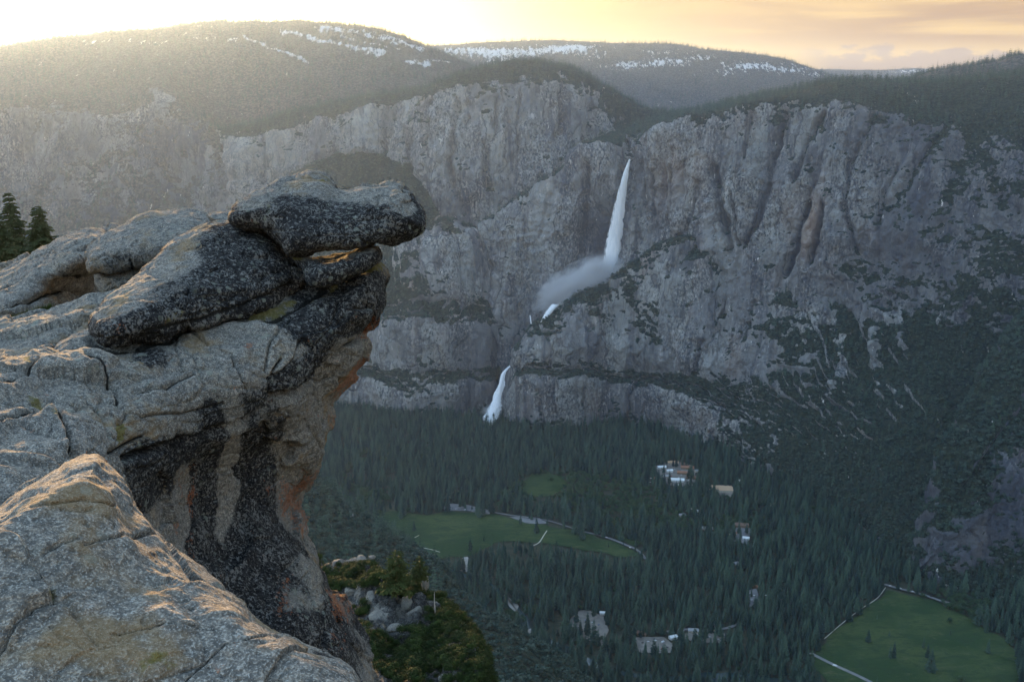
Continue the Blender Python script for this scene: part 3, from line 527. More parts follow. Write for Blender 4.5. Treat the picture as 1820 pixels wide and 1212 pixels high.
def rock(name, poly, front, thick, r, step=3.0, dstep=.07, seed=0, big=1.0, smooth=2, cracks=(), sub=1, tilt=0, extra=None, strat=(0.1, .2, 1), fac=1.0):
    poly = np.asarray(poly, float); x0, y0 = poly.min(0) - 14; x1, y1 = poly.max(0) + 14
    gx = np.arange(x0, x1 + step, step); gy = np.arange(y0, y1 + step, step); X, Y = np.meshgrid(gx, gy, indexing='ij')
    sdp = poly_sd(poly, X, Y)
    Fr = (front(X, Y) if callable(front) else np.full(X.shape, float(front))) * RS
    sdm = sdp / FPX * Fr; m = np.clip(sdm / (r * RS), 0, 1); T = np.sqrt(np.clip(1 - (1 - m) ** 2, 0, 1))
    h = thick * RS; mid = Fr + h * .5; lo = mid - h * .5 * T; hi = mid + h * .5 * T
    gd = np.arange(lo.min() - 4 * dstep, hi.max() + 4 * dstep, dstep)
    f = np.maximum(lo[..., None] - gd, gd - hi[..., None]).astype(np.float32)
    out = sdm < 0; f[out] = np.maximum(f[out], (-sdm[out] * .6 + .004)[:, None]); f[sdp > 0] -= 1e-4
    V, F = surface_nets(f); V = smooth_pos(V, F, smooth)
    for _ in range(sub): V, F = subdivide(V, F)
    px = x0 + V[:, 0] * step; py = y0 + V[:, 1] * step; P = WD(px, py, gd[0] + V[:, 2] * dstep)
    N = vnormals(P, F)
    if ((P - P.mean(0)) * N).sum() < 0: F = F[:, ::-1]; N = -N
    d = rock_disp(P, big, seed, strat, fac)
    for pl, wpx, dep in cracks: d = d - dep * RS * np.exp(-(line_d(pl, px + 3.5 * perlin(P / .35), py + 3.5 * perlin(P / .35 + 9)) / wpx) ** 1.3)
    if extra is not None: d = d + extra(px, py, P)
    P2 = P + N * d[:, None]
    c = base_origin(P2); me = raw_mesh(name, P2 - c, F)
    ck = np.zeros(len(px))
    for pl, wpx, dep in cracks: ck = np.maximum(ck, min(1, dep * 14) * np.exp(-(line_d(pl, px + 3.5 * perlin(P / .35), py + 3.5 * perlin(P / .35 + 9)) / (wpx * .55)) ** 2))
    vattr(me, 'crack_dark', ck)  # mask for the dark colour along the crack lines
    return me, c, px, py, P, N
def put_rock(name, res, mat, label, cat='boulder', group=None, attrs=None):
    me, c, px, py, P, N = res
    for k in ('blk', 'org', 'mos'): vattr(me, k, np.clip((attrs or {}).get(k, np.zeros(len(px))), 0, 1))
    return tag(link(name, me, mat, loc=c), label, cat, group)
# ---- granite with lichens
def granite():
    t = NT('lichened_granite'); p = t.obj(); k = 1 / RS
    g = t.n('ShaderNodeNewGeometry'); sp = t.n('ShaderNodeSeparateXYZ'); t.L(g.outputs['Normal'], sp.inputs[0]); nz = sp.outputs[2]
    big = t.noise(t.scale(p, 1.1 * k), 1, 4, .6); med = t.noise(t.scale(p, 5 * k), 1, 5, .65); fin = t.noise(t.scale(p, 26 * k), 1, 4, .7); gr = t.noise(t.scale(p, 95 * k), 1, 2, .6)
    c = t.mix(t.map(big, .35, .65), (.29, .265, .225), (.37, .325, .255))
    c = t.mix(t.map(med, .42, .68, 0, .7), c, (.45, .415, .355))
    c = t.mix(t.map(fin, .40, .60, .85, 0), c, (.10, .098, .09))
    c = t.mix(t.map(gr, .42, .58, .6, 0), c, (.09, .088, .082))
    c = t.mix(t.map(gr, .56, .66, 0, .6), c, (.52, .50, .45))
    c = t.mix(t.map(t.noise(t.scale(p, 1.7 * k, (3, 8, 1)), 1, 4, .65), .54, .68, 0, .6), c, (.27, .175, .075))
    # black crust lichen on the steep faces, broken by pale specks
    blk = t.attr('blk'); wob = t.noise(t.scale(p, (2.6 * k, 2.6 * k, 1.2 * k), (7, 7, 7)), 1, 6, .68)
    edge = t.math('ADD', t.math('MULTIPLY', t.math('SUBTRACT', wob, .5), 2.2), t.math('MULTIPLY', t.math('SUBTRACT', fin, .5), 1.5))
    bm_ = t.map(t.math('ADD', blk, t.math('MULTIPLY', edge, .75)), .40, .56)
    spk = t.noise(t.scale(p, 30 * k, (1, 9, 4)), 1, 3, .6, .6); spk2 = t.noise(t.scale(p, 62 * k, (4, 9, 4)), 1, 2, .55)
    lowf = t.math('MULTIPLY', t.math('SUBTRACT', t.noise(t.scale(p, 4 * k, (2, 4, 8)), 1, 3, .6), .5), .30)
    sp_ = t.math('MAXIMUM', t.map(t.math('ADD', spk, lowf), .555, .60), t.math('MULTIPLY', t.map(t.math('ADD', spk2, lowf), .58, .64), .8))
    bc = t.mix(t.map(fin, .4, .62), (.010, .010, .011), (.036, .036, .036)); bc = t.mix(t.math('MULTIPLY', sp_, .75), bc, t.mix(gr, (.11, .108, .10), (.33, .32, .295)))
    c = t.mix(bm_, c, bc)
    # grey-green rosettes
    v2 = t.vor(t.scale(p, 9 * k, (5, 5, 5)), 1); c = t.mix(t.math('MULTIPLY', t.map(t.math('ADD', v2.outputs['Distance'], t.math('MULTIPLY', fin, .5)), .45, .52, 1, 0), t.map(big, .45, .6, 0, .55)), c, (.26, .28, .23))
    og = t.map(t.math('ADD', t.math('MULTIPLY', t.attr('org'), .9), t.math('MULTIPLY', t.math('ADD', t.math('SUBTRACT', med, .5), t.math('SUBTRACT', fin, .5)), 2.2)), .5, .72)
    c = t.mix(t.math('MULTIPLY', og, t.map(gr, .40, .56, .15, .85)), c, t.mix(fin, (.20, .045, .018), (.38, .15, .06)))
    ms = t.map(t.math('ADD', t.attr('mos'), t.math('MULTIPLY', t.math('SUBTRACT', med, .5), 1.6)), .45, .65)
    c = t.mix(t.math('MULTIPLY', ms, .8), c, t.mix(fin, (.09, .075, .015), (.20, .17, .04)))
    c = t.mix(t.map(t.math('ADD', t.attr('crack_dark'), t.math('MULTIPLY', t.math('SUBTRACT', fin, .5), .9)), .35, .6, 0, .9), c, (.014, .014, .013))
    h = t.math('ADD', t.math('MULTIPLY', med, 1.0), t.math('ADD', t.math('MULTIPLY', fin, .55), t.math('MULTIPLY', gr, .22)))
    lay = t.noise(t.scale(p, (2.5 * k, 2.5 * k, 16 * k)), 1, 4, .6, .8); h = t.math('ADD', h, t.math('MULTIPLY', lay, .8))
    return t.bsdf(c, .93, t.bump(h, .055 * RS, .9), .15)
M_GRAN = granite()
def blob(px, py, L):
    s = np.zeros(len(px))
    for (x, y, rx, ry, a, *rot) in L:
        th = math.radians(rot[0]) if rot else 0; dx, dy = px - x, py - y; u = (dx * math.cos(th) + dy * math.sin(th)) / rx; v = (-dx * math.sin(th) + dy * math.cos(th)) / ry
        s = s + a * np.exp(-(u * u) ** 1.5 - (v * v) ** 1.5)
    return s
# ---- the big overhanging ledge
MAIN = [(-150,600),(0,578),(60,560),(110,545),(160,522),(200,515),(300,500),(420,480),(545,482),(600,492),(640,474),(657,469),(668,473),(678,484),(682,502),(681,560),(676,578),(667,596),(667,622),(660,643),(641,661),(633,680),(610,699),(592,717),(587,750),(578,775),(575,800),(573,835),(562,859),(545,876),(538,896),(540,926),(548,950),(554,967),(575,992),(595,1032),(615,1076),(626,1112),(640,1150),(655,1212),(662,1330),(-150,1330)]
front = rbf([(-150,600,9.6),(0,590,9.6),(60,600,9.0),(0,650,8.0),(100,570,9.7),(170,540,10.2),(160,610,9.0),(70,680,7.8),(0,730,6.9),(-150,730,6.6),(110,690,7.7),(190,660,8.2),(0,800,6.2),(100,780,6.6),(170,800,6.8),(60,850,6.0),(-150,850,5.6),(0,890,5.6),(215,700,7.9),
 (250,640,8.6),(300,620,9.1),(400,590,9.6),(500,560,9.8),(600,520,10.0),(660,500,10.1),(670,570,10.3),(640,600,10.2),(300,700,8.3),(420,690,8.9),(520,650,9.4),(570,610,9.8),
 (240,770,7.6),(350,772,8.7),(450,760,9.5),(560,700,10.0),(600,660,10.1),(640,620,10.15),(560,760,10.2),(570,830,10.5),(540,900,10.7),(240,830,7.4),(300,850,8.6),(400,860,9.5),(480,880,10.2),(270,930,8.0),(350,1000,8.7),(430,960,9.4),(510,980,9.8),(545,960,10.4),
 (590,1030,10.2),(450,1080,8.8),(560,1080,9.4),(620,1130,9.9),(550,1200,8.8),(650,1210,9.8),(400,1212,7.6),(200,1212,6.4),(0,1212,5.5),(-150,1212,5.4),(600,1320,9.2),(100,1000,6.0)])
def main_extra(px, py, P):
    d = np.zeros(len(px))
    # rounded shoulders of the left ledges, broken by steps
    for pl, w_, a in (([(-150,700),(20,690),(100,660),(175,655)], 16, .16),([(60,640),(130,610),(175,605)], 9, .10),([(-150,770),(0,752),(60,728),(100,740),(120,790)], 12, .12),([(0,610),(90,590),(150,570)], 7, .07)):
        dd = line_d(pl, px, py); d += a * RS * np.exp(-(dd / w_) ** 2) * .5
    return d + .10 * fbm(P / 1.6 + 4, 2)
CR = [([(120,600),(60,625),(0,655)],2.5,.06),([(330,600),(410,640),(430,690)],2,.05),([(520,560),(480,610),(470,660)],2,.05),([(150,700),(190,730),(205,775)],2.5,.06),([(20,800),(80,815),(110,845)],2.5,.06),([(600,540),(590,575),(560,610)],2,.05),([(430,760),(440,840),(435,900)],2,.05),([(250,740),(320,735),(390,715)],2,.05),([(235,812),(300,785),(360,765),(430,735),(480,705),(545,682),(590,655),(625,610),(662,597)],5,.16),([(474,700),(478,675),(490,655),(500,635)],3,.09),([(170,612),(230,620),(300,608),(400,575),(480,560),(560,518),(600,500)],9,.10),
 ([(100,740),(118,770),(125,800),(140,815)],5,.10),([(155,655),(185,660),(205,680),(215,705)],4,.08),([(-20,640),(10,622),(60,605),(130,585)],4,.07),([(0,690),(45,680),(70,660),(110,640)],4,.07),([(0,750),(50,733),(95,728)],4,.07),([(240,690),(290,692),(340,675)],3,.05),([(200,800),(260,775)],4,.08),
 ([(548,950),(570,985),(600,1040)],4,.12),([(300,620),(340,640),(360,690)],3,.03),([(540,690),(545,760),(555,820)],4,.03)]
res = rock('overhanging_ledge', MAIN, front, 2.6, .55, step=3.2, dstep=.09, seed=1, big=1.0, cracks=CR, extra=main_extra, smooth=3)
px, py = res[2], res[3]
steepf = 1 - res[5][:, 2]
ATT = dict(
 blk=blob(px,py,[(600,540,95,62,1.05,-12),(655,550,30,60,.5),(540,590,40,40,.3),(560,640,80,22,.75,-30),(470,690,100,22,.55,-22),(285,840,55,70,.7),(250,860,30,60,.6),(365,860,28,150,1.0),(455,850,40,140,.95),(410,1000,90,70,.9),(520,1000,60,60,.5),(340,790,80,26,.7,-15),(480,1090,110,60,.75),(600,1160,60,70,.55),(590,1040,20,60,.4),(300,640,70,22,.45),(260,640,40,25,.35),(500,760,30,50,.35),(545,1130,70,60,.4),(250,700,60,50,.2),(390,640,60,50,.12),(545,780,18,30,.35)])
   - blob(px,py,[(408,840,14,110,.75),(322,900,20,90,.9),(545,770,40,70,.5),(625,625,42,30,.9),(570,860,26,40,.4),(535,1060,40,60,.55),(400,660,110,50,.25)]),
 org=blob(px,py,[(628,672,46,13,1.0,-46),(668,585,9,26,.8,15),(560,850,30,22,.75),(520,890,26,40,.6),(495,880,30,30,.45),(318,890,8,70,.8,-4),(345,900,6,80,.5),(408,577,16,6,.9),(470,576,8,5,.7),(443,622,12,9,.75),(590,770,10,60,.55,6),(505,1060,14,50,.65),(610,1070,30,46,.75),(575,1150,22,30,.5),(540,935,24,40,.5),(175,690,8,12,.5),(570,740,40,12,.3)]),
 mos=blob(px,py,[(228,762,9,26,.85,-10),(175,640,14,12,.6),(215,616,10,6,.7),(60,708,26,9,.6,25),(95,745,16,26,.55,-40),(480,548,70,10,.6,-22),(560,530,60,9,.55,-25),(660,480,20,8,.7),(450,690,40,10,.35,-20),(45,662,10,14,.7),(620,610,30,16,.35),(560,790,30,60,.25)]))
put_rock('overhanging_ledge', res, M_GRAN, 'huge overhanging granite ledge with a black and orange streaked undercut wall', 'rock ledge', attrs=ATT)
def bould(name, poly, D, thick, r, seed, label, blk=(), org=(), mos=(), slope=(0, 0), cracks=(), big=1.0, step=2.6, up=.9, cat='boulder', smooth=2, strat=(.1,.2,1), upk=.75):
    cx, cy = np.mean(poly, 0)
    res = rock(name, poly, lambda X, Y: D + (X - cx) / 100 * slope[0] + (Y - cy) / 100 * slope[1], thick, r, step=step, dstep=.055, seed=seed, cracks=cracks, big=big, smooth=smooth, strat=strat, fac=.25)
    px, py, N = res[2], res[3], res[5]
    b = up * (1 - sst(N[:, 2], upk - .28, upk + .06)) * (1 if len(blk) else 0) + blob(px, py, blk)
    return put_rock(name, res, M_GRAN, label, cat, attrs=dict(blk=b, org=blob(px, py, org), mos=blob(px, py, mos)))
TOP = [(415,389),(430,367),(457,349),(490,334),(520,321),(547,310),(573,309),(587,318),(600,329),(609,335),(622,335),(644,330.5),(677,328.5),(707,323.5),(718,329),(732,345),(737,358),(749,378),(751,391),(749,405),(732,416),(688,427),(655,438),(643,442),(578,443),(555,446),(516,447),(503,431),(485,413),(463,401),(437,396)]
bould('boulder', TOP, 10.35, 1.35, .30, 2, 'topmost speckled black boulder jutting out over the valley from the pile', blk=[(600,402,132,36,.95),(560,375,90,30,.5)], mos=[(470,365,40,20,.35),(575,318,20,8,.5)], slope=(.12,-1.0), cracks=[([(690,352),(712,380),(735,408)],2,.03),([(716,335),(722,345),(728,350)],2.5,.05)], upk=.85)
MIDP = [(168,565),(176,561),(191,540),(209,522),(231,507),(259,487),(288,460),(301,447),(319,432),(343,416),(363,405),(396,397),(413,392),(435,394),(457,401),(479,413),(499,428),(512,446),(521,459),(545,483),(551,497),(544,510),(521,519),(499,533),(473,551),(438,565),(400,567),(330,588),(286,598),(253,603),(220,609),(187,613),(169,604),(165,585)]
bould('boulder', MIDP, 9.45, 1.7, .50, 3, 'long wedge shaped boulder with black lichen leaning below the topmost boulder', blk=[(440,465,95,62,1.0,25),(330,530,110,38,.75,-28),(230,580,60,22,.45)], mos=[(320,560,80,10,.3,-18)], slope=(.28,-.95), cracks=[([(250,588),(330,570),(430,545),(520,505)],5,.06),([(172,600),(230,598),(280,590)],4,.06)], upk=.88, smooth=3)
THIN = [(510,452),(534,451),(556,453),(578,458),(611,455),(644,444),(660,442),(668,445),(672,453),(670,461),(657,469),(639,480),(600,500),(573,508),(556,511),(546,502),(540,485),(520,465)]
bould('slab', THIN, 9.95, 1.0, .25, 4, 'thin speckled slab wedged under the topmost boulder', blk=[(605,478,75,22,.8)], mos=[(525,456,20,6,.7),(590,458,50,4,.4)], slope=(.12,-.8), cat='rock slab', upk=.9)
REAR = [(149,450),(158,440),(180,425),(202,412),(220,400),(242,388),(264,380),(297,377),(343,374.5),(363,379),(385,389),(402,399),(420,420),(360,455),(300,470),(255,476),(242,477),(220,480),(193,483),(160,484),(149,470)]
bould('boulder', REAR, 11.6, 1.6, .5, 5, 'smooth grey boulder behind the long wedge boulder, propped on a small stone', blk=[(270,430,90,25,.18)], slope=(.1,-1.2), cracks=[([(232,462),(233,478)],2,.05)], up=.42, upk=.75, strat=(.25,.1,1))
PROP = [(166,482),(220,476),(252,470),(290,470),(280,490),(245,512),(215,530),(192,526),(180,517),(172,502)]
bould('stone', PROP, 11.5, .9, .25, 6, 'small tan stone propping up the smooth grey boulder', slope=(.1,-.3), cat='stone')
CHIP = [(366,382),(380,378),(400,379),(418,381),(422,398),(400,402),(378,398)]
bould('stone', CHIP, 11.9, .6, .1, 8, 'flat tan stone showing between the grey boulder and the topmost boulder', cat='stone', slope=(0,-1))
FAR = [(-160,545),(0,477),(50,453),(80,438),(110,425),(140,412),(160,403),(185,401),(205,410),(215,440),(200,470),(180,500),(182,530),(110,560),(60,570),(0,592),(-160,660)]
ff = rbf([(-160,560,13),(0,490,13.2),(80,450,13.4),(185,405,13.8),(150,440,13.0),(60,480,12.6),(0,520,12.2),(120,470,12.5),(150,470,12.7),(110,492,12.7),(150,500,13.6),(130,520,13.8),(100,520,13.2),(170,515,13.8),(60,545,11.9),(0,560,11.6),(40,520,12.2),(100,545,12.2),(-160,640,11.5),(200,440,13.3)])
res = rock('sloping_ledge', FAR, ff, 2.4, .35, step=2.8, dstep=.08, seed=9, cracks=[([(100,500),(140,492),(175,488)],4,.12),([(0,548),(50,535),(100,520)],4,.08),([(20,490),(70,470)],3,.03)], strat=(.3,.1,1))
put_rock('sloping_ledge', res, M_GRAN, 'pale sloping granite ledge at the left edge below the dark pines', 'rock ledge', attrs=dict(blk=blob(res[2],res[3],[(130,480,40,14,.4),(0,500,60,14,.2)]), mos=blob(res[2],res[3],[(105,465,16,16,.4)])))
SLAB = [(-220,1010),(0,905),(20,886),(60,860),(95,838),(120,823),(150,814),(172,810),(181,817),(195,836),(215,851),(232,876),(246,906),(266,926),(291,956),(315,986),(340,1003),(370,1026),(395,1045),(406,1055),(430,1070),(450,1100),(480,1126),(510,1136),(540,1150),(590,1170),(622,1186),(645,1214),(720,1420),(-220,1420)]
sf = rbf([(-220,1010,4.20),(0,910,4.34),(90,845,4.56),(172,815,4.72),(230,880,4.60),(300,970,4.44),(400,1055,4.24),(500,1135,4.05),(640,1205,3.98),(100,950,4.24),(0,1000,4.05),(200,1000,4.20),(0,1212,3.57),(200,1212,3.69),(400,1212,3.84),(100,1100,3.84),(300,1100,4.00),(-200,1400,3.24),(300,1400,3.43),(700,1400,3.67),(500,1300,3.72)])
def slab_extra(px, py, P):
    return .035 * RS * (sst(poly_sd([(-220,930),(0,950),(40,965),(60,1000),(92,1040),(95,1062),(55,1082),(40,1115),(0,1168),(-220,1300)], px, py), -4, 10)) + .03 * RS * fbm(P / np.array([.9, .9, .5]), 3)
res = rock('foreground_slab', SLAB, sf, 1.6, .10, step=3.2, dstep=.06, seed=10, big=.34, extra=slab_extra, cracks=[([(60,905),(150,885),(215,893)],1.5,.03),([(150,965),(230,935),(280,950)],1.6,.04),([(240,1010),(330,1020),(400,1055)],1.3,.02),([(330,1212),(400,1150),(520,1140)],1.3,.02),([(200,1120),(290,1105),(380,1120)],1.3,.02),([(-20,1180),(40,1095),(60,1075),(95,1062),(90,1040)],4,.035),([(118,1062),(150,1110),(175,1140)],5,.014),([(0,930),(30,915)],3,.03),([(110,905),(150,905),(165,900)],3,.02),([(75,990),(110,965),(140,955)],3,.025),([(70,870),(85,872)],3,.02)], strat=(-.1,.45,1))
px, py = res[2], res[3]
put_rock('foreground_slab', res, M_GRAN, 'broad pale granite slab filling the near lower left corner', 'rock slab', attrs=dict(blk=blob(px,py,[(215,870,16,20,.3),(250,910,20,30,.3),(330,1000,20,12,.25),(285,975,16,8,.4),(560,1165,60,10,.3),(150,900,30,5,.2)]), org=blob(px,py,[(195,845,22,14,.45),(180,822,14,6,.6),(300,1180,90,30,.3),(225,868,10,8,.5)]), mos=blob(px,py,[(310,965,16,8,.7),(300,1175,110,40,.42),(95,1040,14,30,.5),(150,1090,30,14,.4,40),(380,1060,20,8,.5),(160,820,20,8,.5)])))
# ------------------------------------------------------------------ foliage
def leaf_mat(name, c1, c2, c3, rough=.85, patch=None):
    t = NT(name); r = t.n('ShaderNodeObjectInfo').outputs['Random']; p = t.obj()
    c = t.mix(r, c1, c2); n = t.noise(t.scale(p, patch or 1.3), 1, 3, .6); c = t.mix(t.map(n, .42, .66), c, c3)
    t.bsdf(c, rough, None, .2); return t.m
M_NEEDLE = leaf_mat('conifer_needles', (.010, .025, .020), (.058, .096, .062), (.062, .104, .068), patch=.35)
M_PINE = leaf_mat('near_pine_needles', (.030, .042, .016), (.040, .052, .020), (.075, .075, .025), patch=1.2)
M_BROAD = leaf_mat('broadleaf', (.030, .062, .030), (.058, .092, .040), (.075, .115, .050), patch=.4)
M_SCRUB = leaf_mat('scrub_oak', (.028, .052, .040), (.070, .102, .078), (.075, .108, .084), patch=.5)
M_MANZ = leaf_mat('manzanita', (.018, .034, .008), (.040, .062, .010), (.012, .022, .007), patch=2.0)
M_BARK = simple('bark', (.06, .045, .035), (.11, .085, .065), 3.0)
M_DEAD = simple('dead_wood', (.28, .25, .22), (.40, .37, .33), 4.0)
def tube(pts, rad, n=6):
    pts = np.asarray(pts, float); V = []; 
    for k, (p, r) in enumerate(zip(pts, rad)):
        a = np.arange(n) * 2 * math.pi / n; V.append(np.stack([p[0] + r * np.cos(a), p[1] + r * np.sin(a), p[2] + 0 * a], 1))
    V = np.concatenate(V); F = []
    for k in range(len(pts) - 1):
        for i in range(n): F.append((k * n + i, k * n + (i + 1) % n, (k + 1) * n + (i + 1) % n, (k + 1) * n + i))
    return V, np.array(F)
def conifer(seed, levels=18, br=8, spread=.17, bare=.1, sub=0, ragged=.35, droop=.35, point=1.0):
    """crown of a unit-height conifer: whorls of drooping boughs, each a folded spray"""
    r = np.random.default_rng(seed); V = []; F = []
    def kite(o, d, L, w, dr):
        up = np.array([0, 0, 1.0]); s = np.cross(d, up); s /= np.linalg.norm(s) + 1e-9
        a = o; m = o + d * L * .55 - up * dr * L * .35; e = o + d * L - up * dr * L
        lft = m + s * w - up * w * .55; rgt = m - s * w - up * w * .55; b = len(V)
        V.extend([a, lft, e, rgt, m + up * w * .25]); F.extend([(b, b + 4, b + 1, b + 1), (b + 4, b + 2, b + 1, b + 1), (b, b + 3, b + 4, b + 4), (b + 4, b + 3, b + 2, b + 2)])
    for k in range(levels):
        h = bare + (1 - bare) * (k + r.uniform(-.3, .3)) / levels; h = min(max(h, bare), .995)
        q = (h - bare) / (1 - bare); L0 = spread * (min(1, q / .12 + .45)) * (1 - q) ** (.85 * point) + .012
        n = max(4, int(br * (.5 + .7 * (1 - q))))
        for i in range(n):
            th = 2 * math.pi * (i / n + k * .37) + r.uniform(-.4, .4); L = L0 * (1 + r.uniform(-ragged, ragged * .6)); d = np.array([math.cos(th), math.sin(th), r.uniform(-.05, .25)])
            o = np.array([0, 0, h]); dr = droop * r.uniform(.6, 1.3)
            if sub == 0: kite(o, d, L, L * .34, dr)
            else:
                kite(o, d, L, L * .15, dr)
                for j in range(sub):
                    f = (j + 1.2) / (sub + .8); oo = o + d * L * f * .95 - np.array([0, 0, dr * L * f * f])
                    for sg in (-1, 1):
                        ph = th + sg * r.uniform(.5, 1.1); dd = np.array([math.cos(ph), math.sin(ph), r.uniform(-.25, .2)]); kite(oo, dd, L * (.42 - .22 * f) * r.uniform(.7, 1.2) + .004, L * .085 + .003, .5)
    kite(np.array([0, 0, .955]), np.array([.05, .02, 1.0]), .05, .006, 0)
    return np.array(V), np.array(F)
def leafball(seed, n, lumps, size, flat=1.0, hz=.5):
    r = np.random.default_rng(seed); C = []
    for k in range(lumps):
        v = r.normal(size=3); v /= np.linalg.norm(v); v[2] = abs(v[2]) * 1.0 - .25; C.append((np.array([0, 0, hz]) + v * np.array([.3, .3, .34 * flat]) * r.uniform(.4, 1), r.uniform(.16, .27)))
    V = []; F = []
    for k in range(n):
        c, R = C[r.integers(lumps)]; d = r.normal(size=3); d /= np.linalg.norm(d); p = c + d * R * r.uniform(.72, 1.05) * np.array([1, 1, .85])
        t1 = np.cross(d, r.normal(size=3)); t1 /= np.linalg.norm(t1); t2 = np.cross(d, t1) * .8 + d * r.uniform(-.5, .5); s = size * r.uniform(.6, 1.3); b = len(V)
        V.extend([p - t1 * s, p - t2 * s * .7, p + t1 * s, p + t2 * s * .7]); F.append((b, b + 1, b + 2, b + 3))
    return np.array(V), np.array(F)
def with_trunk(name, crown, mat, h=.12, r=.012, bark=None, top=.6):
    Vt, Ft = tube([(0, 0, -.04), (0, 0, h), (0, 0, top)], [r * 1.3, r, r * .3], 5)
    return (poly_mesh('crown', crown[0], crown[1], None, (mat,)), poly_mesh('trunk', Vt, Ft, None, (bark or M_BARK,)))
def tree_thing(name, pair, loc, s, w, turn, label, cat, group):
    root = empty(name, loc); root.scale = (w, w, s); root.rotation_euler = (0, 0, turn); tag(root, label, cat, group)
    c = link('crown', pair[0], None, root); link('trunk', pair[1], None, root); return root, c
def poly_mesh(name, V, F, mi, mats, smooth=False):
    tri = F[:, 2] == F[:, 3]; me = bpy.data.meshes.new(name); me.from_pydata(V.tolist(), [], [tuple(f[:3]) if t_ else tuple(f) for f, t_ in zip(F.tolist(), tri)])
    for m in mats: me.materials.append(m)
    if mi is not None: me.polygons.foreach_set('material_index', np.asarray(mi, np.int32))
    me.polygons.foreach_set('use_smooth', np.full(len(me.polygons), bool(smooth))); me.update(); return me
CON = [with_trunk('conifer_%d' % k, conifer(20 + k, lv, b, sp, ba, 0, rg, dr, pt), M_NEEDLE) for k, (lv, b, sp, ba, rg, dr, pt) in enumerate([(20, 9, .15, .06, .35, .4, 1), (17, 8, .18, .10, .45, .35, .9), (22, 9, .125, .05, .3, .45, .9), (15, 8, .16, .16, .55, .25, .7), (19, 9, .20, .05, .35, .45, 1.1)])]
CONF = [with_trunk('far_conifer_%d' % k, conifer(40 + k, 8, 5, sp, .08, 0, .4, .45, pt), M_NEEDLE, top=.3) for k, (sp, pt) in enumerate([(.17, 1), (.14, .8), (.21, .9)])]
BRO = [with_trunk('broadleaf_%d' % k, leafball(60 + k, 420, 13, .055), M_BROAD, .3, .03, top=.45) for k in range(4)]
SCR = [with_trunk('scrub_%d' % k, leafball(70 + k, 90, 7, .12, .8, .38), M_SCRUB, .2, .03, top=.3) for k in range(4)]
# ---- scatter through geometry nodes (masses nobody could count)
def scatter(name, P, S, protos, label=None, idx=None, seed=1):
    r = np.random.default_rng(seed); n = len(P); me = bpy.data.meshes.new(name); me.vertices.add(n); me.vertices.foreach_set('co', np.ascontiguousarray(P, np.float32).ravel())
    vattr(me, 'size', S); vattr(me, 'turn', r.uniform(0, 6.28, n)); vattr(me, 'wide', r.uniform(.8, 1.25, n))
    a = me.attributes.new('pick', 'INT', 'POINT'); a.data.foreach_set('value', (r.integers(0, len(protos), n) if idx is None else idx).astype(np.int32))
    o = link(name, me); tag(o, kind='stuff')
    if label: o['label'] = label
    ng = bpy.data.node_groups.new(name, 'GeometryNodeTree'); ng.interface.new_socket('Geometry', in_out='INPUT', socket_type='NodeSocketGeometry'); ng.interface.new_socket('Geometry', in_out='OUTPUT', socket_type='NodeSocketGeometry')
    N = ng.nodes.new; L = ng.links.new; gi = N('NodeGroupInput'); go = N('NodeGroupOutput'); ip = N('GeometryNodeInstanceOnPoints'); jn = N('GeometryNodeJoinGeometry')
    for pr in reversed(protos):
        oi = N('GeometryNodeObjectInfo'); oi.inputs['Object'].default_value = pr; oi.inputs['As Instance'].default_value = True; L(oi.outputs['Geometry'], jn.inputs[0])
    def at(nm, tp='FLOAT'):
        q = N('GeometryNodeInputNamedAttribute'); q.data_type = tp; q.inputs['Name'].default_value = nm; return q.outputs['Attribute']
    cs = N('ShaderNodeCombineXYZ'); mu = N('ShaderNodeMath'); mu.operation = 'MULTIPLY'; L(at('size'), mu.inputs[0]); L(at('wide'), mu.inputs[1]); L(mu.outputs[0], cs.inputs[0]); L(mu.outputs[0], cs.inputs[1]); L(at('size'), cs.inputs[2])
    cr = N('ShaderNodeCombineXYZ'); L(at('turn'), cr.inputs[2])
    L(gi.outputs[0], ip.inputs['Points']); L(jn.outputs[0], ip.inputs['Instance']); ip.inputs['Pick Instance'].default_value = True; L(at('pick', 'INT'), ip.inputs['Instance Index']); L(cr.outputs[0], ip.inputs['Rotation']); L(cs.outputs[0], ip.inputs['Scale']); L(ip.outputs[0], go.inputs[0])
    md = o.modifiers.new('scatter', 'NODES'); md.node_group = ng; return o
# ---- valley floor trees
def clear_of(P, H):                       # keep meadows, lots, roads and water in view
    keep = np.ones(len(P), bool); base = proj(P)[:2]; polys = MEADOWS + LOTS + SAND; dn = fbm(P / 30.0 + 41, 3); rk = np.random.default_rng(8).uniform(size=len(P))
    for f in (0, .33, .66, .95):
        Q = P + np.stack([0 * H, 0 * H, H * f], 1); x, y, _ = proj(Q)
        for pl in polys:
            a = np.asarray(pl); k = (x > a[:, 0].min() - 4) & (x < a[:, 0].max() + 4) & (y > a[:, 1].min() - 4) & (y < a[:, 1].max() + 4)
            if k.any():
                sd_ = poly_sd(pl, x[k], y[k]); hide = sd_ > ((0 if f < .1 else 2.5) + 9 * np.clip(dn[k] + .1, 0, 1)); hide &= rk[k] > .02
                if any(pl is q for q in LOTS): hide &= (f < .62) & (rk[k] > .09)
                keep[np.where(k)[0][hide]] = False
        for ln, w_ in ROADS[:4] + ROADS[5:6] + TRAILS: 
            l = line_d(ln, x, y); keep &= ~((l < (3.4 if w_ > 5 else 1.9)) & (rk > .22))
    l = line_d(RIVER[0][0], *base); keep &= ~(l < 6); l2 = line_d([(1265, 1199), (1366, 1199)], *proj(P + np.stack([0 * H, 0 * H, H * .6], 1))[:2]); keep &= ~(l2 < 5)
    return keep
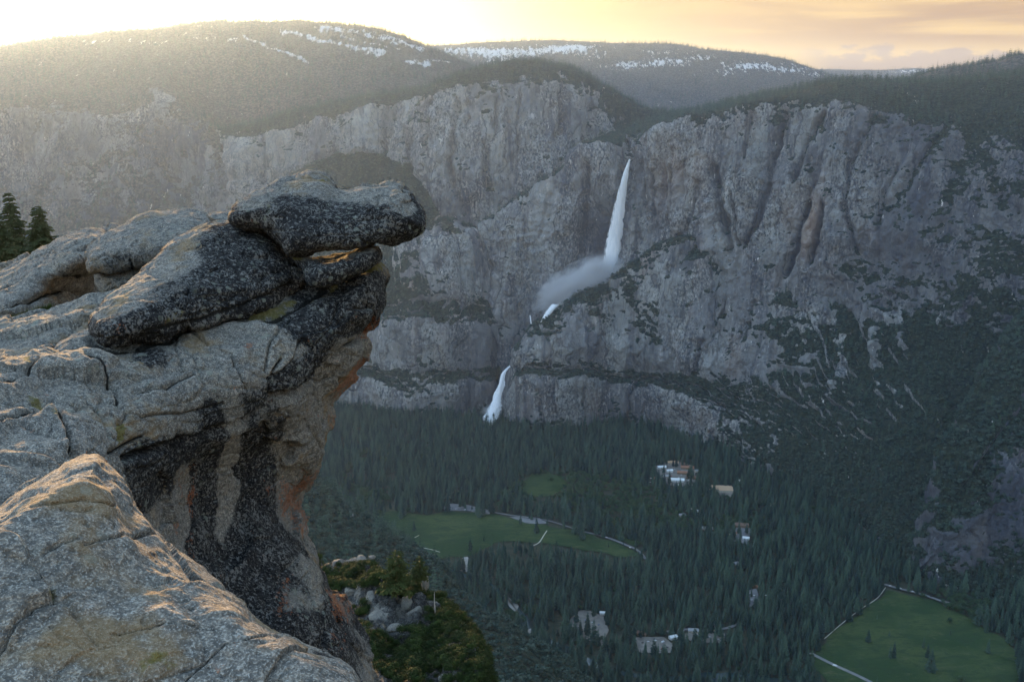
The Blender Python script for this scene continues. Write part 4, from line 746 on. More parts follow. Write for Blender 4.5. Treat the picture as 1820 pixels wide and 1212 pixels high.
sp_ = 9.6; gx = np.arange(-1500, 1650, sp_); gy = np.arange(1420, 3460, sp_); X, Y = np.meshgrid(gx, gy); P = np.stack([X.ravel(), Y.ravel(), 0 * X.ravel()], 1)
P[:, :2] += rng.uniform(-.48, .48, (len(P), 2)) * sp_
px, py, _ = proj(P); ok = (px > 480) & (px < 1900) & (py < 1300); P, px, py = P[ok], px[ok], py[ok]
footline = np.interp(px, [480, 640, 740, 900, 908, 1085, 1150, 1230, 1300, 1400, 1500, 1600, 1700, 1820, 1980], [706, 722, 738, 745, 753, 753, 756, 776, 804, 854, 914, 986, 1022, 1040, 1075])
ok = py > footline - 1; P, px, py = P[ok], px[ok], py[ok]
mixn = fbm(P / 170.0 + 3, 3)
bsc = blob(px, py, [(1040,880,130,40,.8),(1130,900,60,30,.5),(660,890,60,26,.8),(860,880,60,14,.6),(890,940,20,14,.5),(1720,1085,60,30,1.0),(1440,1150,20,20,.6),(1240,920,90,40,.5),(1300,1000,40,20,.5),(920,1100,24,30,.7),(1400,900,80,40,.3),(1560,990,40,24,.5),(1310,1190,60,14,.6),(1000,860,60,30,.4),(700,830,70,30,.2)])
isb = (mixn * .6 + bsc + rng.normal(size=len(P)) * .22) > .54
ht = np.where(isb, rng.uniform(11, 19, len(P)), np.clip(rng.normal(31, 10, len(P)) + mixn * 6, 10, 56))
dens = fbm(P / 55.0 + 11, 2); ok = (rng.uniform(size=len(P)) < np.clip(.74 + dens * .75, .12, .97)); 
ok &= clear_of(P, ht * .92)
P, px, py, isb, ht = P[ok], px[ok], py[ok], isb[ok], ht[ok]
P[:, 2] = -1.5
hill = np.interp(px, [400, 520, 600, 680, 760, 850, 920, 1010, 1070], [800, 846, 903, 955, 1022, 1098, 1138, 1216, 1285])
scr = ht * FPX / np.linalg.norm(P - CAM, axis=1); vis = (px > 640) & (px < 1815) & (py - scr * .8 < 1205) & (py < hill + 5) & (py > 760)
def individuals(name, mask, protos, label, cat, group, nmax=300, k0=0):
    ids = np.where(mask & vis)[0]; ids = ids[np.argsort(-scr[ids])][:nmax]
    first = []
    for j, i in enumerate(ids):
        t_ = ht[i]; o, c = tree_thing(name, protos[j % len(protos)], P[i], t_, t_ * rng.uniform(.85, 1.2), rng.uniform(0, 6.28), label, cat, group)
        if j < len(protos): first.append(c)
    return first, ids
c_first, ci = individuals('conifer', ~isb, CON, 'tall dark conifer standing in the dense forest of the valley floor', 'conifer', 'tall conifers on the valley floor')
b_first, bi = individuals('broadleaf_tree', isb, BRO, 'round pale green broadleaf tree among the conifers on the valley floor', 'tree', 'broadleaf trees on the valley floor')
tq = floor_pt(1130, 1068, -1); tree_thing('dead_conifer', (CON[3][0].copy(), CON[3][1]), tq, 34, 34, 1.0, 'single tan dying conifer among the dark green conifers', 'conifer', None)[1].data.materials[0] = simple('dry_needles', (.16, .10, .06), (.24, .16, .09), .5)
rest = np.ones(len(P), bool); rest[ci] = False; rest[bi] = False
r1 = rest & ~isb; r2 = rest & isb
# nearest conifers use the detailed meshes, farther ones too (they share data)
scatter('forest', P[r1], ht[r1], c_first, 'dense conifer forest covering the valley floor', seed=3)
scatter('forest', P[r2], ht[r2], b_first, 'broadleaf woods between the conifers on the valley floor', seed=4)
# ---- trees on the slopes and rims
def sample(Ls, spacing, thr=.5, pxr=(0, 1830), seed=1, lo=None):
    r = np.random.default_rng(seed); V, F, vg = Ls['V'], Ls['F'], Ls['veg']; c = V[F].mean(1); v = vg[F].mean(1)
    a = np.linalg.norm(np.cross(V[F[:, 2]] - V[F[:, 0]], V[F[:, 3]] - V[F[:, 1]]), axis=1) / 2
    qx, qy, _ = proj(c); w = a * sst(v, thr - .2, thr + .2) * ((qx > pxr[0]) & (qx < pxr[1])) * (qy < 1260)
    if lo is not None: w = w * lo(qx, qy)
    n = int(w.sum() / spacing ** 2); i = r.choice(len(F), n, p=w / w.sum()); u = r.uniform(size=(n, 4)); u /= u.sum(1)[:, None]
    return (V[F[i]] * u[..., None]).sum(1), qx[i], qy[i], i
cf_obj = []
def protos_from(name, meshes, Pp, S, label, cat, group):       # first few stand as single trees and lend their shape to the mass
    out = []
    for k, me in enumerate(meshes):
        s = float(S[k]); out.append(tree_thing(name, me, Pp[k], s, s, k, label, cat, group)[1])
    return out
veg_sets = []
def cover(Ls, sp, tall, seed, kind='c', pxr=(0, 1830), lo=None, thr=.5):
    Q, qx, qy, i = sample(Ls, sp, thr, pxr, seed, lo); r = np.random.default_rng(seed); S = np.clip(r.normal(tall, tall * .42, len(Q)), tall * .35, tall * 2.1); Q = Q.copy(); Q[:, 2] -= S * .06; veg_sets.append((kind, Q, S))
cover(U, 14, 21, 101, 'c', lo=lambda x, y: (y < np.interp(x, [840, 1130, 1340, 1500, 1600, 1820], [420, 300, 240, 215, 225, 230])))
cover(U, 13, 8, 102, 's', lo=lambda x, y: (y > 200))
cover(A, 9, 8, 103, 's'); cover(A, 16, 17, 104, 'c', lo=lambda x, y: .15 + sst(x, 1250, 1450))
cover(Wl, 11, 8, 105, 's', pxr=(540, 1000)); cover(Wl, 18, 16, 106, 'c', pxr=(540, 1000))
cover(T, 15, 22, 107, 'c', lo=lambda x, y: (y < 235)); cover(T, 17, 8, 108, 's')
cover(E, 20, 21, 109, 'c', pxr=(-20, 900)); cover(Cm, 34, 22, 110, 'c', pxr=(690, 1560)); cover(Mm, 17, 23, 111, 'c'); cover(Rm, 16, 23, 112, 'c'); cover(Dm, 60, 24, 115, 'c', pxr=(1380, 1720))
cover(Sp, 8, 9, 113, 's'); cover(Sp, 16, 15, 116, 'c'); cover(Ns, 8, 7, 114, 's', pxr=(530, 1100)); cover(Ns, 17, 20, 117, 'c', pxr=(530, 800))
for kind, meshes, nm in (('c', CONF, 'slope_conifer'), ('s', SCR, 'scrub_oak')):
    Q = np.concatenate([q for k, q, s in veg_sets if k == kind]); S = np.concatenate([s for k, q, s in veg_sets if k == kind])
    d = np.linalg.norm(Q - CAM, axis=1); o_ = np.argsort(d); qx, qy, _ = proj(Q); o_ = [i for i in o_ if 900 < qx[i] < 1800 and 400 < qy[i] < 1180][:len(meshes)]
    lab = ('conifer growing high on the side of the valley', 'conifer', 'conifers on the valley sides') if kind == 'c' else ('low round oak scrub on the valley side', 'shrub', 'oak scrub on the valley sides')
    pr = protos_from(nm, meshes, Q[o_], S[o_], *lab); m = np.ones(len(Q), bool); m[o_] = False
    scatter('woods' if kind == 'c' else 'scrub', Q[m], S[m], pr, 'conifer woods over the rims and ridges' if kind == 'c' else 'oak scrub over the ledges and lower slopes', seed=9)
print('TREES', len(P), sum(len(q) for _, q, _ in veg_sets))
# ------------------------------------------------------------------ waterfalls and their spray
t = NT('falling_water'); p = t.obj(); s1 = t.noise(t.scale(p, (.30, .30, .018)), 1, 5, .65, .5)
edge = t.attr('edge'); al = t.map(t.math('ADD', t.math('MULTIPLY', t.math('SUBTRACT', s1, .5), 1.1), edge), .30, .62)
t.bsdf(t.mix(t.map(s1, .40, .62), (.80, .83, .86), (.95, .96, .97)), .6, t.bump(s1, 4.0, .5), .3, Alpha=al); M_FALL = t.m
tl = t.n('ShaderNodeBsdfTranslucent'); tl.inputs[0].default_value = (.9, .93, .97, 1); mx = t.n('ShaderNodeMixShader'); mx.inputs[0].default_value = .12; tr = t.n('ShaderNodeBsdfTransparent'); m2 = t.n('ShaderNodeMixShader'); t.L(al, m2.inputs[0]); t.L(t.b.outputs[0], mx.inputs[1]); t.L(tl.outputs[0], mx.inputs[2]); t.L(tr.outputs[0], m2.inputs[1]); t.L(mx.outputs[0], m2.inputs[2]); t.L(m2.outputs[0], t.out.inputs[0]); t.b.inputs['Alpha'].default_value = 1
for l_ in list(t.b.inputs['Alpha'].links): t.t.links.remove(l_)
def fall(name, pts, label, nseg=120, wob=.1):
    """rounded curtain of water: pts = (px, py, half width px, Y)"""
    a = np.asarray(pts, float); L = np.r_[0, np.cumsum(np.hypot(np.diff(a[:, 0]), np.diff(a[:, 1])))]; q = pchip(L, a, np.linspace(0, L[-1], nseg)); nc = 13; V = []; E_ = []
    C = WY(q[:, 0], q[:, 1], q[:, 3] - 22); m = q[:, 3] / FPX
    for j in range(nc):
        u = -1 + 2 * j / (nc - 1); n = fbm(np.stack([C[:, 0] * .02 + u * 3, C[:, 1] * 0 + j, C[:, 2] * .03], 1), 3)
        V.append(C + np.stack([q[:, 2] * m * u * (1 + wob * n), -q[:, 2] * m * .55 * (1 - u * u) - 2 - n * .6, 0 * u * m], 1)); E_.append(1.05 * (1 - abs(u) ** 2.2) + 0 * m)
    V = np.stack(V, 1).reshape(-1, 3); e = np.stack(E_, 1).ravel(); c = base_origin(V); me = raw_mesh(name, V - c, grid_faces(nseg, nc)); vattr(me, 'edge', e)
    o = link(name, me, M_FALL, loc=c); return tag(o, label, 'waterfall')
fall('waterfall', [(1119,283,1.6,3362),(1114,300,4.5,3354),(1109,322,7.5,3350),(1104,350,10.5,3352),(1099,380,13.5,3352),(1094,412,16.5,3352),(1090,445,20,3350),(1087,470,24,3346),(1084,492,29,3338),(1076,516,34,3322)], 'tall white upper waterfall leaping from the notch in the cliff rim')
fall('waterfall', [(988,540,9,3240),(979,550,8,3230),(971,561,7,3220),(965,572,6,3212),(961,584,4,3205)], 'short white cascade in the gorge under the drifting spray', 40)
fall('waterfall', [(942,560,1.2,3300),(944,575,1.5,3290),(946,590,1.2,3280),(945,600,1.6,3270)], 'thin white thread of water in the gorge left of the short cascade', 30)
fall('waterfall', [(923,640,6,3200),(914,646,5,3190),(903,653,3.5,3172),(895,664,5,3160),(890,685,8,3150),(884,706,11,3140),(878,726,15,3125),(872,742,14,3108),(868,754,10,3090),(873,765,7,3070),(880,774,5,3055)], 'white lower waterfall at the foot of the gorge', 90, .5)
fall('waterfall', [(884,768,3,3056),(886,776,1.6,3040),(877,790,2,2995),(879,800,2.4,2975),(881,806,1.2,2960)], 'small white rapids among the trees under the lower waterfall', 40, .8)
fall('waterfall', [(1441,362,2.2,3070),(1439,372,2,3066),(1437,384,1,3062)], 'tiny white trickle high on the cliff by the tan rock', 20)
def spray(name, px, py, Y, size, rot, dens, label, seed):
    t = NT('spray_' + str(seed)); p = t.obj()
    ln = t.n('ShaderNodeVectorMath', operation='LENGTH'); t.L(p, ln.inputs[0]); n = t.noise(t.scale(p, (2.3, 2.3, 2.3), (seed, 2, 3)), 1, 4, .6, .4)
    d = t.math('MULTIPLY', t.map(t.math('ADD', ln.outputs['Value'], t.math('MULTIPLY', t.math('SUBTRACT', n, .5), 1.5)), .15, .95, 1, 0), dens)
    v = t.n('ShaderNodeVolumePrincipled'); v.inputs['Color'].default_value = (.97, .98, 1, 1); v.inputs['Anisotropy'].default_value = .2; t.L(d, v.inputs['Density']); o_ = t.n('ShaderNodeOutputMaterial'); t.L(v.outputs[0], o_.inputs['Volume'])
    bm = bmesh.new(); bmesh.ops.create_icosphere(bm, subdivisions=3, radius=1.0); me = bpy.data.meshes.new(name); bm.to_mesh(me); bm.free()
    o = link(name, me, t.m); o.location = WY(px, py, Y); o.scale = size; o.rotation_euler = rot; tag(o, label, kind='stuff'); return o
spray('mist', 1032, 512, 3255, (172, 58, 84), (0, math.radians(-30), 0),   .14, 'white spray drifting left from the foot of the upper waterfall', 1)
spray('mist', 1060, 480, 3290, (80, 45, 72), (0, math.radians(-20), 0), .02, 'white billow of spray round the foot of the upper waterfall', 4)
spray('mist', 985, 515, 3265, (120, 50, 75), (0, math.radians(-25), 0), .0065, 'thin veil of spray hanging in the gorge', 2)
spray('mist', 872, 728, 3100, (40, 20, 18), (0, math.radians(-10), 0), .04, 'spray at the foot of the lower waterfall', 3)
# ------------------------------------------------------------------ pines behind the left ledge
def near_conifer(name, seed, base, H, spread, label, cat='pine tree', group=None, mat=None, levels=66, bare=.16, sub=4, br=14, ragged=.4, point=.8, droop=.3):
    root = empty(name, base); root.scale = (H, H, H); tag(root, label, cat, group)
    V, F = conifer(seed, levels, br, spread, bare, sub, ragged, droop, point); me = poly_mesh('crown', V, F, None, (mat or M_PINE,)); link('crown', me, None, root)
    Vt, Ft = tube([(0, 0, -.03), (.003, .002, .35), (0, .002, .7), (0, 0, .97)], [.016, .012, .007, .001], 8); link('trunk', raw_mesh('trunk', Vt, Ft), M_BARK, root); return root
def tree_at(px, top, D, H, **k):          # a tree whose tip shows at (px, top), D metres away
    tip = WD(px, top, D); return near_conifer(base=(tip[0], tip[1], tip[2] - H), H=H, **k)
gp = 'pines behind the left ledge'
tree_at(14, 338, 64, 11.5, name='pine_tree', seed=201, spread=.135, label='tallest dark pine with a thin pointed tip at the left edge', group=gp)
tree_at(66, 363, 60, 9.0, name='pine_tree', seed=202, spread=.17, label='broad dark pine right of the tallest pine at the left edge', group=gp, point=.7)
tree_at(41, 389, 66, 8.5, name='pine_tree', seed=203, spread=.12, label='small slender pine squeezed between the two big pines', group=gp, levels=30)
tree_at(99, 414, 68, 6.5, name='pine_tree', seed=204, spread=.2, label='lowest little pine tip peeking over the left ledge', group=gp, levels=26)
tree_at(-8, 372, 58, 10.0, name='pine_tree', seed=205, spread=.17, label='dark pine cut off by the left edge of the view', group=gp)
tree_at(40, 440, 72, 8.0, name='pine_tree', seed=206, spread=.3, label='dark low pine filling the gap under the left pines', group=gp, levels=26)
# ------------------------------------------------------------------ bushy crag below the overhang
K1 = lambda px, r, D: (px, [(r + 40, D + 26), (r + 3, D + 8), (r, D), (r + 30, D - 5), (r + 90, D - 11), (r + 190, D - 22), (r + 420, D - 42)])
K_ = [K1(420,960,100), K1(540,985,98), K1(565,988,96), K1(600,1004,95), K1(640,992,96), K1(662,996,95), K1(690,1012,94), K1(720,1016,95), K1(742,1018,94), K1(762,1048,92), K1(800,1068,89), K1(825,1088,86), K1(848,1118,83), K1(866,1160,80), K1(882,1210,76), K1(915,1290,70), K1(960,1400,64)]
px = np.array([c[0] for c in K_], float); R = 7; cp = np.stack([WD(c[0], [r[0] for r in c[1]], [r[1] for r in c[1]]) for c in K_])
u = np.linspace(px[0], px[-1], 330); tv = np.linspace(0, R - 1, 330); G_ = pchip(np.arange(R, dtype=float), pchip(px, cp.reshape(len(K_), -1), u).reshape(len(u), R, 3).transpose(1, 0, 2).reshape(R, -1), tv).reshape(-1, 3)
F = grid_faces(330, 330); N = vnormals(G_, F)
if ((CAM - G_) * N).sum(1).mean() < 0: F = F[:, ::-1]; N = -N
d = fbm(G_ / 7, 4) * 1.1 + ridged(G_ * np.array([1, 1, .35]) / 2.6, 3) * .42 + fbm(G_ / .9, 3) * .14; lay = np.abs(((G_[:, 2] / 2.1 + fbm(G_ / 5, 2)) % 1) - .5) * 2; d = d + lay ** 2 * .5 - 1.5
V = G_ + N * d[:, None]; c = base_origin(V); kme = raw_mesh('rocky_crag', V - c, F)
kx, ky, _ = proj(V)
for k, val in (('blk', np.clip(.75 + fbm(V / 3, 2) * .6, 0, 1)), ('org', 0 * kx), ('mos', 0 * kx), ('crack_dark', 0 * kx)): vattr(kme, k, val)
tag(link('rocky_crag', kme, M_GRAN, loc=c), 'dark bush covered rocky crag dropping away under the overhanging ledge', 'crag')
KD = dict(V=V, F=F, px=kx, py=ky, N=vnormals(V, F))
# single pale boulders and upright blocks on the crag
def ico_rock(name, px_, py_, D, size, seed, label, squash=(1, 1, .7), group=None):
    bm = bmesh.new(); bmesh.ops.create_icosphere(bm, subdivisions=4, radius=1); V = np.array([v.co for v in bm.verts]); r = np.random.default_rng(seed)
    for k in range(9):
        n = r.normal(size=3); n /= np.linalg.norm(n); h = r.uniform(.5, .85); s = V @ n - h; V = V - np.where(s > 0, s, 0)[:, None] * n * .92
    V = V * np.array(squash) * size; V = V + V / (np.linalg.norm(V, axis=1)[:, None] + 1e-6) * (fbm(V / size / .6 + seed, 4) * .09 * size)[:, None]
    for v, co in zip(bm.verts, V): v.co = co
    me = bpy.data.meshes.new(name); bm.to_mesh(me); bm.free(); me.polygons.foreach_set('use_smooth', np.ones(len(me.polygons), bool))
    for k in ('blk', 'org', 'mos', 'crack_dark'): vattr(me, k, np.full(len(V), .25 if k == 'blk' else 0.))
    o = link(name, me, M_GRAN, loc=WD(px_, py_, D)); o.rotation_euler = (r.uniform(-.2, .2), r.uniform(-.2, .2), r.uniform(0, 6)); return tag(o, label, 'boulder', group)
def on_crag(px_, py_):
    i = np.argmin((KD['px'] - px_) ** 2 + (KD['py'] - py_) ** 2); return KD['V'][i], proj(KD['V'][i])[2], KD['N'][i]
bl = [(603,1000,.95,(1.2,1,.6),'pale boulder at the left end of the crag, against the overhang'),(640,992,.8,(1.3,1,.5),'flat pale boulder on the crag top left of the little fir'),(660,990,.6,(1,1,.6),'small pale stone topping the crag beside the flat boulder'),(625,1052,.9,(1.2,1,.8),'pale boulder low in the gap of bushes under the crag top'),
 (660,1062,1.0,(1.1,1,.8),'pale boulder in the middle of the bushes below the fir'),(700,1062,.8,(1,1,.9),'grey boulder directly beneath the little fir'),(722,1070,.9,(1,1,1),'grey blocky boulder right of the one beneath the fir'),(672,1092,1.0,(1.3,1,.6),'pale broken boulder lower on the crag face'),(700,1118,1.0,(1.2,1,.6),'pale ledge boulder halfway down the crag face'),
 (735,1100,1.3,(.8,.8,1.5),'tall dark split block on the crag face'),(738,1020,.85,(.5,.7,1.5),'leaning grey shard beside the upright grey block'),(754,1032,1.05,(.7,.7,1.6),'upright grey block carrying the rounder fir on the crag top'),(870,1185,.6,(1,1,.8),'small pale stone at the lower right rim of the crag'),(840,1120,.5,(1,1,.7),'small pale stone on the upper right rim of the crag'),(790,1205,.7,(1,1,.8),'pale stone among bushes at the bottom of the crag')]
for k, (x, y, s, sq, lab) in enumerate(bl):
    q, D, n = on_crag(x, y); ico_rock('boulder', x, y, D - .1 * s, s * .68, 300 + k, lab, sq, 'boulders on the bushy crag')
# little firs and a dead snag
def fir(px_, base, top, D, seed, spread, lab, **k):
    b = WD(px_, base, D); tp = WD(px_, top, D); H = tp[2] - b[2]; return near_conifer('fir_tree', seed, b, H, spread, lab, 'fir tree', 'firs on the crag', M_MANZ2, **k)
M_MANZ2 = leaf_mat('fir_needles', (.026, .038, .010), (.034, .046, .012), (.055, .062, .014), patch=1.5)
fir(706, 1062, 966, 87, 211, .34, 'little fir with open yellow green boughs on the crag', levels=20, bare=.15, sub=4, br=8, ragged=.5, point=.6, droop=.1)
fir(746, 1030, 980, 89, 212, .36, 'rounder little fir on top of the upright grey block', levels=16, bare=.06, sub=4, br=9, ragged=.45, point=.55, droop=.1)
b = WD(773, 1100, 86); Vt, Ft = tube([(0, 0, -.3), (.02, 0, .8), (-.02, 0, 1.7), (0, 0, 2.4)], [.06, .05, .035, .01], 6); sn = link('dead_snag', raw_mesh('dead_snag', Vt, Ft), M_DEAD, loc=b); tag(sn, 'thin bleached dead snag rising from the green bushes of the crag', 'dead tree')
for k in range(7):
    z = .7 + .22 * k; th = k * 2.4; Vt, Ft = tube([(0, 0, z), (.18 * math.cos(th), .18 * math.sin(th), z + .05), (.34 * math.cos(th), .34 * math.sin(th), z + .02)], [.015, .01, .004], 5); link('branch', raw_mesh('branch', Vt, Ft), M_DEAD, sn)
# bushes: the ones that stand out singly, the rest as one mass
BUSH = []
for k in range(4):
    V, F = leafball(400 + k, 900, 16, .034, .7, .35); V[:, 2] = np.maximum(V[:, 2], -.05); BUSH.append(poly_mesh('bush', V, F, None, (M_MANZ,)))
r = np.random.default_rng(77); cen = KD['V'][KD['F']].mean(1); fx, fy, _ = proj(cen); ar = np.linalg.norm(np.cross(KD['V'][KD['F'][:, 2]] - KD['V'][KD['F'][:, 0]], KD['V'][KD['F'][:, 3]] - KD['V'][KD['F'][:, 1]]), axis=1) / 2
nb = fbm(cen / 3.2 + 2, 3); wb = -blob(fx, fy, [(722,1090,30,24,1.2),(640,1065,40,12,.9),(690,1105,30,14,.9),(600,1000,24,14,.8),(655,1000,26,10,.6),(760,1040,14,22,1.2)]) + blob(fx, fy, [(800,1110,62,62,1.3),(850,1180,50,60,1.2),(780,1180,70,50,.9),(650,1030,55,22,1.1),(620,1030,30,24,.9),(740,1050,26,14,.8),(690,1040,20,20,.8),(650,1080,34,18,.7),(700,1160,60,40,.7),(660,1140,30,30,.5)]) + nb * .45
w_ = ar * np.clip(wb - .02, 0, 1) * (fx > 560) * (fx < 930) * (fy < 1290); i = r.choice(len(cen), int(min(4200, w_.sum() / .3)), p=w_ / w_.sum()); Q = cen[i] + r.normal(size=(len(i), 3)) * .15; S = r.uniform(.7, 1.5, len(i)); Q[:, 2] -= S * .10
qx, qy, _ = proj(Q); vis_ = (qx > 600) & (qx < 880) & (qy < 1200); ids = np.where(vis_)[0]; ids = ids[np.argsort(-S[ids])][:60]; pr = []
for j, a in enumerate(ids):
    o = link('bush', BUSH[j % 4], None, loc=Q[a]); o.scale = (S[a] * 1.2, S[a] * 1.2, S[a]); o.rotation_euler = (0, 0, r.uniform(0, 6)); tag(o, 'rounded yellow green bush in the thicket clothing the crag', 'bush', 'bushes on the crag'); pr.append(o)
m = np.ones(len(Q), bool); m[ids] = False; scatter('shrubbery', Q[m], S[m], pr[:4], 'thicket of low green bushes over the crag', seed=12)
# turf in the crack of the left ledge
Vg = []; Fg = []; r = np.random.default_rng(5)
for k in range(2600):
    u_ = r.uniform(); x = np.interp(u_, [0, 1], [-10, 92]); y = np.interp(u_, [0, 1], [582, 549]) + r.normal() * 3.2; p0 = WD(x, y + 3, 11.55 * RS); a = r.uniform(0, 6.28); h = r.uniform(.04, .13); w0 = .006; dx, dy = math.cos(a) * w0, math.sin(a) * w0; b_ = len(Vg)
    Vg += [p0 + [dx, dy, -.05], p0 + [-dx, -dy, -.05], p0 + [r.normal() * .03, r.normal() * .03, h]]; Fg.append((b_, b_ + 1, b_ + 2, b_ + 2))
Vg = np.array(Vg); tag(link('grass', poly_mesh('grass', Vg, np.array(Fg), None, (leaf_mat('turf', (.05, .075, .015), (.05, .075, .015), (.08, .09, .02)),))), 'strip of green turf in the crack between the left ledges', kind='stuff')
# ------------------------------------------------------------------ houses and cars down in the valley
def paint(name, c, rough=.5, spec=.4): t = NT(name); n = t.noise(t.obj(), 2.0, 2); return t.bsdf(t.mix(t.map(n, .3, .7), tuple(x * .92 for x in c), c), rough, None, spec)
ROOFM = {k: simple('roof_' + k, c, tuple(min(1, x * 1.25) for x in c), .8) for k, c in dict(rust=(.26, .13, .08), white=(.68, .68, .66), grey=(.28, .28, .28), tan=(.44, .29, .18), brown=(.17, .11, .08)).items()}
WALLM = {k: simple('wall_' + k, c, tuple(min(1, x * 1.15) for x in c), .6) for k, c in dict(cream=(.55, .48, .38), wood=(.24, .16, .10), white=(.7, .69, .66)).items()}
M_GLASS = paint('window_glass', (.05, .06, .08), .15, .6)
CARM = {k: paint('car_' + k, c, .3, .5) for k, c in dict(white=(.8, .8, .8), silver=(.5, .51, .53), black=(.02, .02, .022), red=(.35, .03, .03), blue=(.05, .10, .25)).items()}
def box_bm(bm, x0, x1, y0, y1, z0, z1):
    v = [bm.verts.new(p) for p in ((x0,y0,z0),(x1,y0,z0),(x1,y1,z0),(x0,y1,z0),(x0,y0,z1),(x1,y0,z1),(x1,y1,z1),(x0,y1,z1))]
    for f in ((0,3,2,1),(4,5,6,7),(0,1,5,4),(1,2,6,5),(2,3,7,6),(3,0,4,7)): bm.faces.new([v[i] for i in f])
def bm_obj(name, bm, mat, parent): me = bpy.data.meshes.new(name); bm.to_mesh(me); bm.free(); return link(name, me, mat, parent)
def house(px_, py_, w, d, h, rot, roof, wall, label, flat=False, group=None):
    root = empty('house' if not flat else 'building', floor_pt(px_, py_)); root.rotation_euler = (0, 0, math.radians(rot)); tag(root, label, 'house' if not flat else 'building', group)
    bm = bmesh.new(); v = [(-w/2,-d/2,-.5),(w/2,-d/2,-.5),(w/2,d/2,-.5),(-w/2,d/2,-.5),(-w/2,-d/2,h),(w/2,-d/2,h),(w/2,d/2,h),(-w/2,d/2,h)]
    r = 0 if flat else d * .28; q = [bm.verts.new(p) for p in v]
    for f in ((0,1,5,4),(2,3,7,6)): bm.faces.new([q[i] for i in f])
    if r:
        a = bm.verts.new((-w/2, 0, h + r)); b = bm.verts.new((w/2, 0, h + r)); bm.faces.new([q[1], q[2], q[6], b, q[5]]); bm.faces.new([q[3], q[0], q[4], a, q[7]])
    else: bm.faces.new([q[1], q[2], q[6], q[5]]); bm.faces.new([q[3], q[0], q[4], q[7]])
    bm_obj('wall', bm, WALLM[wall], root)
    bm = bmesh.new(); e = .8; t_ = .25
    if r:
        pr = [(-d/2-e, h-.28*e+.02), (0, h+r+.02), (d/2+e, h-.28*e+.02), (d/2+e, h-.28*e+t_), (0, h+r+.02+t_), (-d/2-e, h-.28*e+t_)]
        A_ = [bm.verts.new((-w/2-e, y, z)) for y, z in pr]; B_ = [bm.verts.new((w/2+e, y, z)) for y, z in pr]
        for i in range(6): bm.faces.new([A_[i], A_[(i+1)%6], B_[(i+1)%6], B_[i]])
        bm.faces.new(A_[::-1]); bm.faces.new(B_)
    else: box_bm(bm, -w/2-.3, w/2+.3, -d/2-.3, d/2+.3, h+.01, h+.5)
    bmesh.ops.recalc_face_normals(bm, faces=bm.faces); bm_obj('roof', bm, ROOFM[roof], root)
    n = max(2, int(w / 5))
    for i in range(n):
        x = -w/2 + (i + .5) * w / n; bm = bmesh.new(); box_bm(bm, x-.7, x+.7, -d/2-.06, -d/2+.02, 1.0, 2.3); bm_obj('window', bm, M_GLASS, root)
    return root
gv = 'houses of the valley village'
HS = [(1222,833,34,13,5,-12,'rust','wood','long rust roofed building at the far right corner of the village yard'),(1214,842,30,12,5,-12,'rust','wood','rust roofed building in front of the long one in the village yard'),(1228,850,26,12,5,-10,'brown','wood','brown roofed building at the near right of the village yard'),
 (1196,824,28,12,5,4,'tan','cream','tan roofed building at the back of the village yard'),(1176,832,22,11,4.5,10,'white','white','white roofed shed left of the tan roof in the village yard'),(1204,855,34,13,5,-8,'white','white','long white roofed building at the front of the village yard'),(1184,848,20,10,4,15,'grey','cream','grey roofed hut in the middle of the village yard'),(1160,842,18,10,4,30,'tan','cream','small tan roofed hut at the left end of the village yard'),
 (1233,911,24,13,6,-35,'white','white','bright white roofed house alone among the trees below the village'),(1212,917,14,9,4,10,'grey','cream','little grey roofed cabin left of the lone white roofed house'),(1256,941,34,12,4,-6,'grey','wood','long grey roofed lodge among trees under the lone white roofed house'),
 (1318,936,30,14,6,-8,'brown','wood','big brown roofed lodge beside the small clearing'),(1302,950,16,10,4,20,'rust','cream','rust roofed cabin in the small clearing'),(1326,958,14,9,4,-20,'white','white','white roofed cabin at the edge of the small clearing'),
 (1314,856,12,8,4,10,'white','white','tiny white roofed cabin right of the flat tan roof'),(1374,898,14,9,4,20,'tan','cream','tiny tan roofed cabin high among the trees on the right'),(1421,929,11,8,4,0,'white','white','tiny white roofed cabin below the one with the tan roof on the right'),
 (1383,1070,22,12,5,-15,'rust','wood','rust roofed building in the woods left of the large meadow'),(1364,1062,14,9,4,10,'white','white','white roofed cabin beside the rust roofed building in the woods'),(1072,1091,12,7,4,-10,'white','white','white roofed kiosk at the top of the looping car park'),(1310,1003,16,10,4,15,'grey','cream','grey roofed cabin among the round trees in the middle of the woods')]
HS += [(1141,1127,16,10,4,-20,'brown','wood','brown roofed cabin at the left end of the long car park'),(1196,1134,14,9,4,25,'white','white','white roofed cabin at the right end of the long car park'),(1232,1122,18,10,4,-5,'grey','cream','grey roofed cabin on the lane right of the long car park'),(1272,1122,15,9,4,15,'tan','cream','tan roofed cabin at the far end of the lane right of the long car park'),(1343,1044,14,9,4,-10,'rust','wood','rust roofed cabin above the small lot among the woods'),
 (1168,852,16,9,4,-15,'rust','wood','little rust roofed hut at the near left of the village yard'),(1190,838,16,9,4,10,'white','white','little white roofed hut in the middle back of the village yard'),(1216,826,18,9,4,-10,'brown','wood','brown roofed hut behind the long rust roofs of the village yard'),(1240,838,14,8,4,5,'grey','cream','grey roofed hut just outside the right corner of the village yard')]
for h_ in HS: house(*h_, group=gv)
house(1280,871,62,34,6,-8,'tan','cream','large flat tan roofed building right of the village yard', True)
